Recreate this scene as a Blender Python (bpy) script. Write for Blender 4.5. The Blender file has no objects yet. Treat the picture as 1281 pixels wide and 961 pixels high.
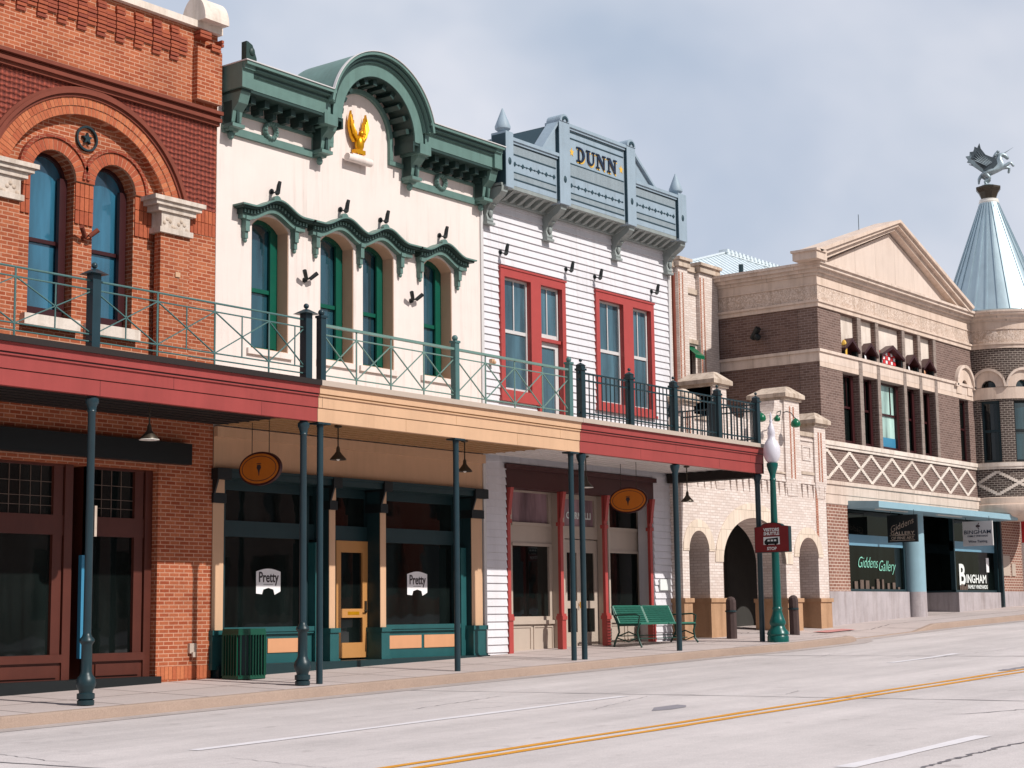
import bpy, bmesh, math, random
from mathutils import Vector, Matrix
random.seed(7)
S = bpy.context.scene
COL = S.collection
PI = math.pi
# ---------------------------------------------------------------- helpers
def lin(c):
    if isinstance(c, str):
        c = [int(c[i:i+2], 16)/255 for i in (0, 2, 4)]
    return [(v/12.92 if v <= .04045 else ((v+.055)/1.055)**2.4) for v in c]

class MB:
    """collects shapes in world metres; build() links them as one mesh object"""
    def __init__(s): s.v = []; s.f = []; s.sm = []
    def add(s, vs, fs, smooth=False):
        o = len(s.v); s.v += [tuple(p) for p in vs]
        for f in fs: s.f.append([i+o for i in f]); s.sm.append(smooth)
        return s
    def box(s, x0, x1, y0, y1, z0, z1):
        vs = [(x, y, z) for x in (x0, x1) for y in (y0, y1) for z in (z0, z1)]
        return s.add(vs, [(0,1,3,2),(4,6,7,5),(0,4,5,1),(2,3,7,6),(0,2,6,4),(1,5,7,3)])
    def rbox(s, c, h, m):
        """box of half sizes h, turned by matrix m, centred on c"""
        vs = [Vector(c)+m@Vector((x*h[0], y*h[1], z*h[2])) for x in (-1,1) for y in (-1,1) for z in (-1,1)]
        return s.add(vs, [(0,1,3,2),(4,6,7,5),(0,4,5,1),(2,3,7,6),(0,2,6,4),(1,5,7,3)])
    def bar(s, p, q, w, d=None, up=(0,0,1)):
        """rectangular bar from p to q"""
        d = d or w; p = Vector(p); q = Vector(q); a = (q-p); L = a.length; a.normalize()
        u = Vector(up)
        if abs(a.dot(u)) > .98: u = Vector((0,1,0))
        b = a.cross(u).normalized(); c = b.cross(a)
        m = Matrix((a, b, c)).transposed()
        return s.rbox((p+q)/2, (L/2, d/2, w/2), m)
    def tube(s, pts, r, n=10, cap=True):
        pts = [Vector(p) for p in pts]; k = len(pts); rr = r if isinstance(r, (list, tuple)) else [r]*k
        vs = []; fs = []; pb = None
        for i, p in enumerate(pts):
            t = (pts[min(i+1, k-1)]-pts[max(i-1, 0)]).normalized()
            if pb is None:
                u = Vector((0,0,1)) if abs(t.z) < .9 else Vector((1,0,0)); b = t.cross(u).normalized()
            else:
                b = (pb-t*pb.dot(t)).normalized()
            pb = b; c = t.cross(b)
            for j in range(n):
                a = 2*PI*j/n; vs.append(p+(b*math.cos(a)+c*math.sin(a))*rr[i])
        for i in range(k-1):
            for j in range(n):
                fs.append((i*n+j, i*n+(j+1)%n, (i+1)*n+(j+1)%n, (i+1)*n+j))
        s.add(vs, fs, True)
        if cap:
            s.add(vs[:n], [tuple(range(n))]); s.add(vs[-n:], [tuple(range(n))])
        return s
    def lathe(s, cx, cy, prof, n=24, smooth=True):
        vs = []; fs = []; k = len(prof)
        for r, z in prof:
            for j in range(n):
                a = 2*PI*j/n; vs.append((cx+r*math.cos(a), cy+r*math.sin(a), z))
        for i in range(k-1):
            for j in range(n): fs.append((i*n+j, i*n+(j+1)%n, (i+1)*n+(j+1)%n, (i+1)*n+j))
        s.add(vs, fs, smooth)
        s.add(vs[:n], [tuple(range(n))]); s.add(vs[-n:], [tuple(range(n))])
        return s
    def ball(s, c, r, sc=(1,1,1), n=12):
        k = max(6, n//2+2); vs = []; fs = []
        for i in range(k+1):
            t = PI*i/k
            for j in range(n):
                a = 2*PI*j/n
                vs.append((c[0]+r*sc[0]*math.sin(t)*math.cos(a), c[1]+r*sc[1]*math.sin(t)*math.sin(a), c[2]+r*sc[2]*math.cos(t)))
        for i in range(k):
            for j in range(n): fs.append((i*n+j, i*n+(j+1)%n, (i+1)*n+(j+1)%n, (i+1)*n+j))
        return s.add(vs, fs, True)
    def plate(s, outline, holes, d0, d1, frame=None):
        """flat outline (u,v) with holes, thick from d0 to d1. default frame: u->X, v->Z, depth->Y"""
        cu = bpy.data.curves.new('tmp', 'CURVE'); cu.dimensions = '2D'; cu.fill_mode = 'BOTH'; cu.extrude = abs(d1-d0)/2
        for loop in [outline]+list(holes):
            sp = cu.splines.new('POLY'); sp.points.add(len(loop)-1); sp.use_cyclic_u = True
            for i, p in enumerate(loop): sp.points[i].co = (p[0], p[1], 0, 1)
        ob = bpy.data.objects.new('tmp', cu); me = bpy.data.meshes.new_from_object(ob)
        mid = (d0+d1)/2; fr = frame or (lambda u, v, d: (u, d, v))
        vs = [fr(v.co.x, v.co.y, v.co.z+mid) for v in me.vertices]
        s.add(vs, [tuple(p.vertices) for p in me.polygons])
        bpy.data.meshes.remove(me); bpy.data.objects.remove(ob); bpy.data.curves.remove(cu)
        return s
    def text(s, body, size, org, ex, ey, thick=.006, sx=1, shear=0, align='CENTER', bold=0):
        cu = bpy.data.curves.new('tmp', 'FONT'); cu.body = body; cu.size = size; cu.extrude = thick/2; cu.align_x = align
        cu.shear = shear; cu.offset = bold; cu.resolution_u = 3
        ob = bpy.data.objects.new('tmp', cu); me = bpy.data.meshes.new_from_object(ob)
        ex = Vector(ex); ey = Vector(ey); ez = ex.cross(ey); o = Vector(org)
        s.add([o+ex*v.co.x*sx+ey*v.co.y+ez*v.co.z for v in me.vertices], [tuple(p.vertices) for p in me.polygons])
        bpy.data.meshes.remove(me); bpy.data.objects.remove(ob); bpy.data.curves.remove(cu)
        return s
    def arc(s, cx, cz, r0, r1, a0, a1, y0, y1, n=32, ez=1.0):
        """arched band in the X-Z plane, angles in degrees, thick from y0 to y1"""
        vs = []; fs = []
        for i in range(n+1):
            a = math.radians(a0+(a1-a0)*i/n)
            for r in (r0, r1):
                for y in (y0, y1): vs.append((cx+r*math.cos(a), y, cz+r*ez*math.sin(a)))
        for i in range(n):
            b = i*4; c = b+4
            fs += [(b, b+2, c+2, c), (b+1, c+1, c+3, b+3), (b+2, b+3, c+3, c+2), (b, c, c+1, b+1)]
        s.add(vs, fs)
        s.add(vs[:4], [(0,1,3,2)]); s.add(vs[-4:], [(0,2,3,1)])
        return s
    def xf(s, fn):
        s.v = [tuple(fn(*p)) for p in s.v]; return s
    def build(s, name, m, parent=None, smooth_all=False, keep=False):
        """parent: object whose world place is p['_o']; a top-level mesh gets its own base as origin"""
        if parent is not None: off = Vector(parent['_o'])
        else:
            xs = [p[0] for p in s.v]; ys = [p[1] for p in s.v]; zs = [p[2] for p in s.v]
            off = Vector((0,0,0)) if keep else Vector(((min(xs)+max(xs))/2, (min(ys)+max(ys))/2, min(zs)))
        me = bpy.data.meshes.new(name)
        me.from_pydata([tuple(Vector(p)-off) for p in s.v], [], s.f)
        bm = bmesh.new(); bm.from_mesh(me); bmesh.ops.recalc_face_normals(bm, faces=bm.faces); bm.to_mesh(me); bm.free()
        sm = [smooth_all or q for q in s.sm]
        if len(me.polygons) == len(sm):
            me.polygons.foreach_set('use_smooth', sm)
        if any(sm): me.set_sharp_from_angle(angle=math.radians(40))
        me.materials.append(m)
        ob = bpy.data.objects.new(name, me); COL.objects.link(ob)
        if parent is not None: ob.parent = parent
        else: ob.location = off
        ob['_o'] = tuple(off)
        return ob

def tag(o, label=None, cat=None, group=None, kind=None):
    if label: o['label'] = label
    if cat: o['category'] = cat
    if group: o['group'] = group
    if kind: o['kind'] = kind
    return o
def thing(name, label, cat, loc, group=None):
    o = bpy.data.objects.new(name, None); COL.objects.link(o); o.location = loc; o['_o'] = tuple(loc)
    o.empty_display_size = .2
    return tag(o, label, cat, group)
def kids(o): return [c for c in bpy.data.objects if c.parent == o]
def copy_tree(o, loc=None, label=None, parent=None):
    c = o.copy(); COL.objects.link(c)
    if parent is not None: c.parent = parent
    if loc is not None: c.location = loc
    if label: c['label'] = label
    for ch in kids(o): copy_tree(ch, parent=c)
    return c
def arch_pts(x0, x1, z0, zs, rise, n=16):
    """rectangle x0..x1 from z0 up to zs, closed by an elliptical arch"""
    c = (x0+x1)/2; a = (x1-x0)/2
    return [(x0, z0), (x1, z0)]+[(c+a*math.cos(PI*i/n), zs+rise*math.sin(PI*i/n)) for i in range(n+1)]
def seg_pts(x0, x1, z0, zs, rise, n=12):
    """rectangle closed by a circular segment of the given rise"""
    c = (x0+x1)/2; a = (x1-x0)/2; R = (a*a+rise*rise)/(2*rise); cz = zs+rise-R; th = math.asin(min(1, a/R))
    return [(x0, z0), (x1, z0)]+[(c+R*math.sin(th-2*th*i/n), cz+R*math.cos(th-2*th*i/n)) for i in range(n+1)]
def rect(x0, x1, z0, z1): return [(x0, z0), (x1, z0), (x1, z1), (x0, z1)]
def circ(cx, cz, r, n=40, a0=0): return [(cx+r*math.cos(a0+2*PI*i/n), cz+r*math.sin(a0+2*PI*i/n)) for i in range(n)]

# ---------------------------------------------------------------- materials
def newmat(name):
    m = bpy.data.materials.new(name); m.use_nodes = True; nt = m.node_tree
    return m, nt, nt.nodes['Principled BSDF']
def N(nt, t, **kw):
    n = nt.nodes.new(t)
    for k, v in kw.items():
        if k in n.inputs: n.inputs[k].default_value = v
        else: setattr(n, k, v)
    return n
def pos(nt): return nt.nodes.new('ShaderNodeNewGeometry').outputs['Position']
def math_(nt, op, a, b=None, c=None):
    n = nt.nodes.new('ShaderNodeMath'); n.operation = op
    for i, v in enumerate((a, b, c)):
        if v is None: continue
        if isinstance(v, (int, float)): n.inputs[i].default_value = v
        else: nt.links.new(v, n.inputs[i])
    return n.outputs[0]
def mixc(nt, f, a, b, mode='MIX'):
    n = nt.nodes.new('ShaderNodeMix'); n.data_type = 'RGBA'; n.blend_type = mode
    for i, v in ((0, f), (6, a), (7, b)):
        if isinstance(v, (int, float)): n.inputs[i].default_value = v
        elif isinstance(v, (list, tuple)): n.inputs[i].default_value = (*v[:3], 1)
        else: nt.links.new(v, n.inputs[i])
    return n.outputs[2]
def noise(nt, vec, scale, detail=4, rough=.55, dist=0):
    n = N(nt, 'ShaderNodeTexNoise', Scale=scale, Detail=detail, Roughness=rough, Distortion=dist)
    if vec is not None: nt.links.new(vec, n.inputs['Vector'])
    return n.outputs[0]
def ramp(nt, f, p0, p1, c0=(0,0,0), c1=(1,1,1)):
    n = nt.nodes.new('ShaderNodeValToRGB'); e = n.color_ramp.elements
    e[0].position = p0; e[0].color = (*c0, 1); e[1].position = p1; e[1].color = (*c1, 1)
    nt.links.new(f, n.inputs[0]); return n.outputs[0]
def bump(nt, bs, h, strength=.3, dist=.01):
    b = N(nt, 'ShaderNodeBump', Strength=strength, Distance=dist); nt.links.new(h, b.inputs['Height'])
    nt.links.new(b.outputs[0], bs.inputs['Normal'])
def paint(name, col, rough=.5, var=.10, scale=3.0, metal=0, streak=True, spec=.4, bmp=.08, dirt=0):
    """painted or plain surface with uneven weathering, dust and faint streaks"""
    m, nt, bs = newmat(name); c = lin(col); P = pos(nt)
    n1 = noise(nt, P, scale, 5, .6)
    mp = N(nt, 'ShaderNodeMapping'); mp.inputs['Scale'].default_value = (9, 9, .8); nt.links.new(P, mp.inputs[0])
    n2 = noise(nt, mp.outputs[0], 1.0, 3)
    f = math_(nt, 'ADD', math_(nt, 'MULTIPLY', n1, .65), math_(nt, 'MULTIPLY', n2, .35 if streak else .0))
    v = ramp(nt, f, .3, .7, [x*(1-var) for x in c], [min(1, x*(1+var)) for x in c])
    if dirt:      # rain runs and soot: narrow, long, patchy
        m2 = N(nt, 'ShaderNodeMapping'); m2.inputs['Scale'].default_value = (7, 7, .45); nt.links.new(P, m2.inputs[0])
        s1 = noise(nt, m2.outputs[0], 1.0, 5, .65); s2 = noise(nt, P, .55, 3)
        k = math_(nt, 'MULTIPLY', ramp(nt, s1, .50, .72), ramp(nt, s2, .40, .62)); k = math_(nt, 'MULTIPLY', k, dirt*.55)
        v = mixc(nt, k, v, [x*y for x, y in zip(c, (.62, .56, .52))])
        sp2 = ramp(nt, noise(nt, P, 5, 6, .7), .62, .75, (1, 1, 1), (.93, .91, .90)); v = mixc(nt, 1.0, v, sp2, 'MULTIPLY')
    nt.links.new(v, bs.inputs['Base Color'])
    bs.inputs['Roughness'].default_value = rough; bs.inputs['Metallic'].default_value = metal
    bs.inputs['Specular IOR Level'].default_value = spec
    if bmp: bump(nt, bs, noise(nt, P, 60, 3), bmp, .004)
    return m
def uv_xz(nt, polar=None):
    P = pos(nt); sp = nt.nodes.new('ShaderNodeSeparateXYZ'); nt.links.new(P, sp.inputs[0])
    if polar:
        dx = math_(nt, 'SUBTRACT', sp.outputs[0], polar[0]); dy = math_(nt, 'SUBTRACT', sp.outputs[1], polar[1])
        u = math_(nt, 'MULTIPLY', math_(nt, 'ARCTAN2', dy, dx), polar[2])
    else: u = math_(nt, 'ADD', sp.outputs[0], sp.outputs[1])
    cb = nt.nodes.new('ShaderNodeCombineXYZ'); nt.links.new(u, cb.inputs[0]); nt.links.new(sp.outputs[2], cb.inputs[1])
    return P, cb.outputs[0], u, sp.outputs[2]
def brick(name, c1, c2, mort, w=.21, h=.065, ms=.009, var=.16, polar=None, bmp=.5, stain=.12, bias=0, off=.5, rough=.85):
    m, nt, bs = newmat(name); P, uv, u, z = uv_xz(nt, polar)
    b = nt.nodes.new('ShaderNodeTexBrick'); nt.links.new(uv, b.inputs['Vector']); b.offset = off
    for k, v in (('Scale', 1), ('Mortar Size', ms), ('Mortar Smooth', .15), ('Bias', bias), ('Brick Width', w), ('Row Height', h)): b.inputs[k].default_value = v
    b.inputs['Color1'].default_value = (*lin(c1), 1); b.inputs['Color2'].default_value = (*lin(c2), 1); b.inputs['Mortar'].default_value = (*lin(mort), 1)
    n1 = noise(nt, P, 1.1, 5, .6); n2 = noise(nt, P, 28, 3)
    k = ramp(nt, n1, .3, .72, [1-stain]*3, [1+stain*.7]*3)
    k2 = ramp(nt, n2, .3, .7, [1-var*.5]*3, [1+var*.5]*3)
    c = mixc(nt, 1.0, mixc(nt, 1.0, b.outputs['Color'], k, 'MULTIPLY'), k2, 'MULTIPLY')
    nt.links.new(c, bs.inputs['Base Color']); bs.inputs['Roughness'].default_value = rough; bs.inputs['Specular IOR Level'].default_value = .25
    hh = math_(nt, 'SUBTRACT', math_(nt, 'MULTIPLY', n2, .25), b.outputs['Fac']); bump(nt, bs, hh, bmp, .012)
    return m
def stone(name, col, var=.14, blocks=None, rough=.85, carve=False, pits=False):
    m, nt, bs = newmat(name); c = lin(col); P, uv, u, z = uv_xz(nt)
    n1 = noise(nt, P, 1.7, 6, .65); n2 = noise(nt, P, 25, 4)
    f = math_(nt, 'ADD', math_(nt, 'MULTIPLY', n1, .7), math_(nt, 'MULTIPLY', n2, .3))
    v = ramp(nt, f, .32, .68, [x*(1-var) for x in c], [min(1, x*(1+var)) for x in c]); h = n2
    m2 = N(nt, 'ShaderNodeMapping'); m2.inputs['Scale'].default_value = (5, 5, .6); nt.links.new(P, m2.inputs[0]); s1 = noise(nt, m2.outputs[0], 1.0, 5, .65)
    v = mixc(nt, 1.0, v, ramp(nt, s1, .46, .66, (1, 1, 1), (1-var*1.6, 1-var*1.8, 1-var*2.0)), 'MULTIPLY')
    if blocks:
        b = nt.nodes.new('ShaderNodeTexBrick'); nt.links.new(uv, b.inputs['Vector'])
        for k, q in (('Scale', 1), ('Mortar Size', .007), ('Brick Width', blocks[0]), ('Row Height', blocks[1])): b.inputs[k].default_value = q
        b.inputs['Color1'].default_value = (1,1,1,1); b.inputs['Color2'].default_value = (.88,.87,.86,1); b.inputs['Mortar'].default_value = (.6,.58,.55,1)
        v = mixc(nt, 1.0, v, b.outputs['Color'], 'MULTIPLY')
    if carve:
        w = N(nt, 'ShaderNodeTexVoronoi', Scale=4.0); nt.links.new(P, w.inputs['Vector'])
        k = N(nt, 'ShaderNodeTexNoise', Scale=9.0, Detail=2.0, Distortion=2.5); nt.links.new(P, k.inputs['Vector'])
        hh = math_(nt, 'ADD', w.outputs[0], math_(nt, 'MULTIPLY', k.outputs[0], 1.2))
        v = mixc(nt, 1.0, v, ramp(nt, k.outputs[0], .44, .56, (.76,.70,.65), (1,1,1)), 'MULTIPLY')
        nt.links.new(v, bs.inputs['Base Color']); bump(nt, bs, hh, .6, .04)
    else:
        nt.links.new(v, bs.inputs['Base Color']); bump(nt, bs, h, .3, .01)
    bs.inputs['Roughness'].default_value = rough; bs.inputs['Specular IOR Level'].default_value = .25
    return m
def glass(name, tint, ior=1.9, rough=.03, wob=.05):
    """window glass over a dark room: dark body, sharp reflection, slightly uneven"""
    m, nt, bs = newmat(name); P = pos(nt); c = lin(tint)
    m3 = N(nt, 'ShaderNodeMapping'); m3.inputs['Scale'].default_value = (3.2, 3.2, .5); nt.links.new(P, m3.inputs[0]); v = ramp(nt, noise(nt, m3.outputs[0], .8, 4), .34, .66, [x*.45 for x in c], [min(1, x*1.5) for x in c]); nt.links.new(v, bs.inputs['Base Color'])
    bs.inputs['Roughness'].default_value = rough; bs.inputs['IOR'].default_value = ior; bs.inputs['Specular IOR Level'].default_value = .5
    bump(nt, bs, noise(nt, P, 1.3, 2), wob, .05)
    return m

M = {}
M['brick'] = brick('red_brick', '9a4a2e', 'b56846', 'c6947a', h=.064, w=.20, ms=.0085, stain=.2, var=.22)
M['brick_dark'] = brick('red_brick_dark', '82382a', '98452f', 'a87058', h=.064, w=.20, ms=.006)
M['hood'] = paint('fired_terracotta', '7a3c2c', .8, .15)
M['gate_brick'] = brick('pale_brick', 'e6d9d1', 'd6c5bb', 'c6b4aa', h=.066, w=.2, ms=.008, stain=.06, var=.12, bmp=.3)
M['red_stripe'] = brick('rust_brick', 'aa6a54', '9c5c48', 'c09c88', h=.066, w=.1)
M['dark_brick'] = brick('brown_brick', '80685f', '6a544c', '9c8a82', h=.07, w=.21, ms=.0075, stain=.08)
M['brown_side'] = brick('brown_brick_side', '7c6258', '664e46', '92807a', h=.07, w=.21, ms=.006, stain=.08)
M['turret_brick'] = brick('turret_brick', '5a4c47', '4a3f3a', 'a89c92', h=.07, w=.17, ms=.009, polar=(52.6, -.2, 1.65))
M['pier_brick'] = brick('storefront_brick', '966c5c', '885e50', 'ccb8aa', h=.085, w=.21, ms=.011)
M['grey_brick'] = brick('grey_brown_brick', '988880', '85766e', 'a09288', h=.07, w=.21, ms=.006)
M['stone'] = stone('peach_limestone', 'e0ccbe', .10, blocks=(1.15, .9))
M['stone2'] = stone('limestone_plain', 'dac4b4', .10)
M['carved'] = stone('limestone_carved', 'decabc', .10, carve=True)
M['capstone'] = stone('weathered_capstone', 'c8b6a6', .22)
M['capstone2'] = stone('grey_limestone', 'd2c4b8', .18)
M['white_stone'] = stone('pale_sandstone', 'e4d6ca', .12)
M['panel'] = stone('pediment_panel', 'e2d0c4', .05, blocks=(1.3, 6))
M['base_stone'] = stone('orange_sandstone', 'b89272', .12)
M['bulk'] = stone('rough_grey_stone', 'b4abad', .14)
M['stucco'] = paint('cream_stucco', 'e8dad3', .9, .05, 1.2, bmp=.25, dirt=1.15)
M['siding'] = paint('white_siding', 'dcd9dd', .6, .08, 2, dirt=.85)
M['reveal'] = paint('bounce_lit_reveal', 'd0ac92', .8, .06)
M['green'] = paint('sage_green_trim', '627f78', .5, .18, 2, dirt=.8)
M['green_dk'] = paint('deep_green_trim_and_shade', '293f3b', .5, .15)  # dark trim; on the cornice underside the shade is in this colour too
M['green_sash'] = paint('emerald_sash', '0b5443', .35, .12)
M['teal'] = paint('teal_storefront', '24585a', .45, .12)
M['teal_dk'] = paint('dark_teal', '1b3438', .45, .12)
M['tan'] = paint('tan_paint', 'd2aa88', .55, .08, 1.5, dirt=.5)
M['peach'] = paint('peach_panel', 'd69c74', .5, .05)
M['red'] = paint('red_fascia', '9a423e', .5, .14, 1.2, dirt=.5)
M['red2'] = paint('bright_red_trim', 'ae4844', .45, .08)
M['maroon'] = paint('maroon_trim', '44201f', .45, .12)
M['maroon_sash'] = paint('maroon_sash', '3c1b1d', .35, .12)
M['wood'] = paint('brown_wood', '552a20', .45, .16)
M['door'] = paint('ochre_door', 'c08a52', .4, .06)
M['beige'] = paint('beige_paint', 'bcac9e', .5, .05)
M['white'] = paint('white_paint', 'd2cecd', .45, .04)
M['blue_grey'] = paint('blue_grey_paint', '97a8b5', .55, .1, 2, dirt=.8)
M['blue_dk'] = paint('slate_groove', '27414c', .6, .1)
M['grey_wood'] = paint('grey_bracket_paint', '8f9694', .6, .2)
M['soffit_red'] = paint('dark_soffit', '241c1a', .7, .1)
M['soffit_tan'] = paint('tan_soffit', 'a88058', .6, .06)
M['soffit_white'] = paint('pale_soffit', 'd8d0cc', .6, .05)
M['column'] = paint('blue_green_iron', '223840', .35, .15)
M['rail_a'] = paint('sage_iron', '4e706e', .45, .12)
M['rail_b'] = paint('light_sage_iron', '6c8a82', .45, .12)
M['iron'] = paint('black_green_iron', '1c3238', .4, .15)
M['black'] = paint('black_paint', '141a1c', .5, .15)
M['bronze'] = paint('dark_bronze', '4a4238', .4, .2, metal=.4)
M['lampwhite'] = paint('lamp_enamel', 'e6e2da', .4, .04)
M['gold'] = paint('gilding', 'e0a018', .35, .2, metal=.6)
M['gold_flat'] = paint('gold_paint', 'e2b44a', .5, .08)
M['navy'] = paint('navy_letters', '1c2c46', .5, .1)
M['orange_sign'] = paint('orange_sign', 'cc7424', .5, .10)
M['paper'] = paint('poster_card', 'f2eff0', .7, .03)
M['ink'] = paint('ink', '3a2f33', .7, .05)
M['bin'] = paint('bin_green', '124c3a', .35, .12)
M['bench'] = paint('bench_green', '2c6e5c', .4, .1)
M['bench_iron'] = paint('bench_iron', '1d4238', .4, .1)
M['lamp_green'] = paint('lamp_post_green', '0c544e', .3, .12)
M['emerald'] = paint('emerald_shade', '0c6242', .3, .08)
M['sign_red'] = paint('sign_maroon', '7d2426', .45, .08)
M['bollard'] = paint('bollard_wood', '4a3a38', .8, .2)
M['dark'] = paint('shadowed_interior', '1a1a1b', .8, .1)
M['room'] = paint('grey_interior', '3a3835', .8, .15)
M['room2'] = paint('dim_goods', '6a5a50', .8, .3, 6)
M['awn'] = paint('blue_grey_awning', '8fb2bf', .45, .06)
M['awn_beam'] = paint('steel_blue_beam', '6d98ad', .45, .08)
M['post_blue'] = paint('pale_blue_column', '8fb0bc', .5, .08)
M['galv'] = paint('galvanised_roof', 'b4c6cd', .42, .12, 1.3, metal=.6)
M['statue'] = paint('cast_zinc', '9aa8ae', .4, .3, 9, metal=.5)
M['wing'] = paint('dark_cast_zinc', '56626a', .5, .3, 9, metal=.4)
M['metal_roof'] = paint('white_metal_roof', 'dfe8ec', .4, .05, metal=.15)
M['banner_red'] = paint('red_banner', 'd0343a', .6, .05)
M['blue_ink'] = paint('blue_ink', '2a4a9a', .6, .05)
M['blue_door'] = paint('blue_door_edge', '3f86a8', .45, .05)
M['yellow'] = paint('yellow_road_paint', 'e09a28', .75, .14, 6, streak=False)
M['road_white'] = paint('white_road_paint', 'e6e0e2', .75, .10, 6, streak=False)
M['glass_blue'] = glass('upper_window_glass', '2c5f76', 2.1)
M['glass_green'] = glass('cream_house_glass', '22444f', 2.1)
M['glass_grey'] = glass('clapboard_house_glass', '42606c', 2.1)
M['glass_dark'] = glass('shop_glass', '121817', 1.55, .03)
M['glass_shop'] = glass('gallery_glass', '090f0e', 1.32, .04)
M['glass_blind'] = glass('blind_behind_glass', 'a8c4bc', 1.5)
M['glass_mauve'] = glass('transom_glass', '9a7e84', 1.5, .25)
M['glass_black'] = glass('turret_glass', '141a1c', 1.5)
M['mint'] = paint('mint_lettering', '8fd8c0', .6, .03)
M['lettering_white'] = paint('white_lettering', 'e8ece8', .6, .02)
# frosted acorn globe
m, nt, bs = newmat('frosted_globe'); bs.inputs['Base Color'].default_value = (*lin('dcd8e0'), 1); bs.inputs['Roughness'].default_value = .35
bs.inputs['Subsurface Weight'].default_value = .4; bs.inputs['Subsurface Radius'].default_value = (.1, .1, .1); M['globe'] = m
# diaper brickwork beside the big arch
m, nt, bs = newmat('diaper_brick'); P, uv, u, z = uv_xz(nt)
wv = math_(nt, 'MULTIPLY', noise(nt, P, 9, 3), .07); a = math_(nt, 'ADD', math_(nt, 'ADD', u, z), wv); b = math_(nt, 'SUBTRACT', math_(nt, 'SUBTRACT', u, z), wv); f = 2*PI/.17
h = math_(nt, 'MULTIPLY', math_(nt, 'SINE', math_(nt, 'MULTIPLY', a, f)), math_(nt, 'SINE', math_(nt, 'MULTIPLY', b, f)))
c = ramp(nt, math_(nt, 'MULTIPLY_ADD', h, .5, .5), .15, .85, lin('6a2c22'), lin('9a4836'))
nn = ramp(nt, noise(nt, P, 14, 4), .3, .7, (.75,)*3, (1.2,)*3)
nt.links.new(mixc(nt, 1.0, c, nn, 'MULTIPLY'), bs.inputs['Base Color']); bs.inputs['Roughness'].default_value = .85; bump(nt, bs, h, .8, .03); M['diaper'] = m
# single bricks of an arch ring, each its own shade
def ring_brick(name, c1, c2):
    m, nt, bs = newmat(name); g = nt.nodes.new('ShaderNodeNewGeometry')
    v = ramp(nt, g.outputs['Random Per Island'], 0, 1, lin(c1), lin(c2))
    k = ramp(nt, noise(nt, g.outputs['Position'], 20, 4), .3, .7, (.88,)*3, (1.1,)*3)
    nt.links.new(mixc(nt, 1.0, v, k, 'MULTIPLY'), bs.inputs['Base Color']); bs.inputs['Roughness'].default_value = .85; return m
M['ring'] = ring_brick('arch_bricks', 'aa5636', 'c4744c')
M['ring2'] = ring_brick('window_arch_bricks', 'a04c30', 'b8623f')
M['corbel'] = ring_brick('corbel_bricks', '8c4230', 'a85638')
M['mortar'] = paint('arch_mortar', 'c8967a', .9, .06)
# ---------------------------------------------------------------- ground levels (street climbs to the right)
def lerp(t, a, b): return a+(b-a)*t
def pw(x, pts):
    if x <= pts[0][0]: return pts[0][1]
    for (a, b), (c, d) in zip(pts, pts[1:]):
        if x <= c: return lerp((x-a)/(c-a), b, d)
    return pts[-1][1]
ZC = [(-160, -4.0), (-40, -2.5), (30, -.73), (41, -.325), (60, .24), (120, 1.4), (400, 2.5)]     # kerb top
ZF = [(-160, -3.85), (-40, -2.4), (18.9, -.93), (33, -.572), (40.6, -.35), (54.3, .16), (60, .34), (120, 1.5), (400, 2.6)]  # foot of the facades
def zc(x): return pw(x, ZC)
def zf(x): return pw(x, ZF)
def yk(x): return pw(x, [(-40, -2.85), (30.2, -2.8), (31.5, -3.2), (35, -3.35), (35.9, -3.1), (36.4, -2.75), (60, -2.6)])
def kh(x): return pw(x, [(35.4, .15), (36.5, .012), (40.0, .012), (41.2, .15)])
def zr(x): return zc(x)-.15
def zs(x, y):
    """height of the sidewalk surface"""
    t = max(0, min(1, -y/-yk(x))); return lerp(t, zf(x), zr(x)+kh(x))

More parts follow.
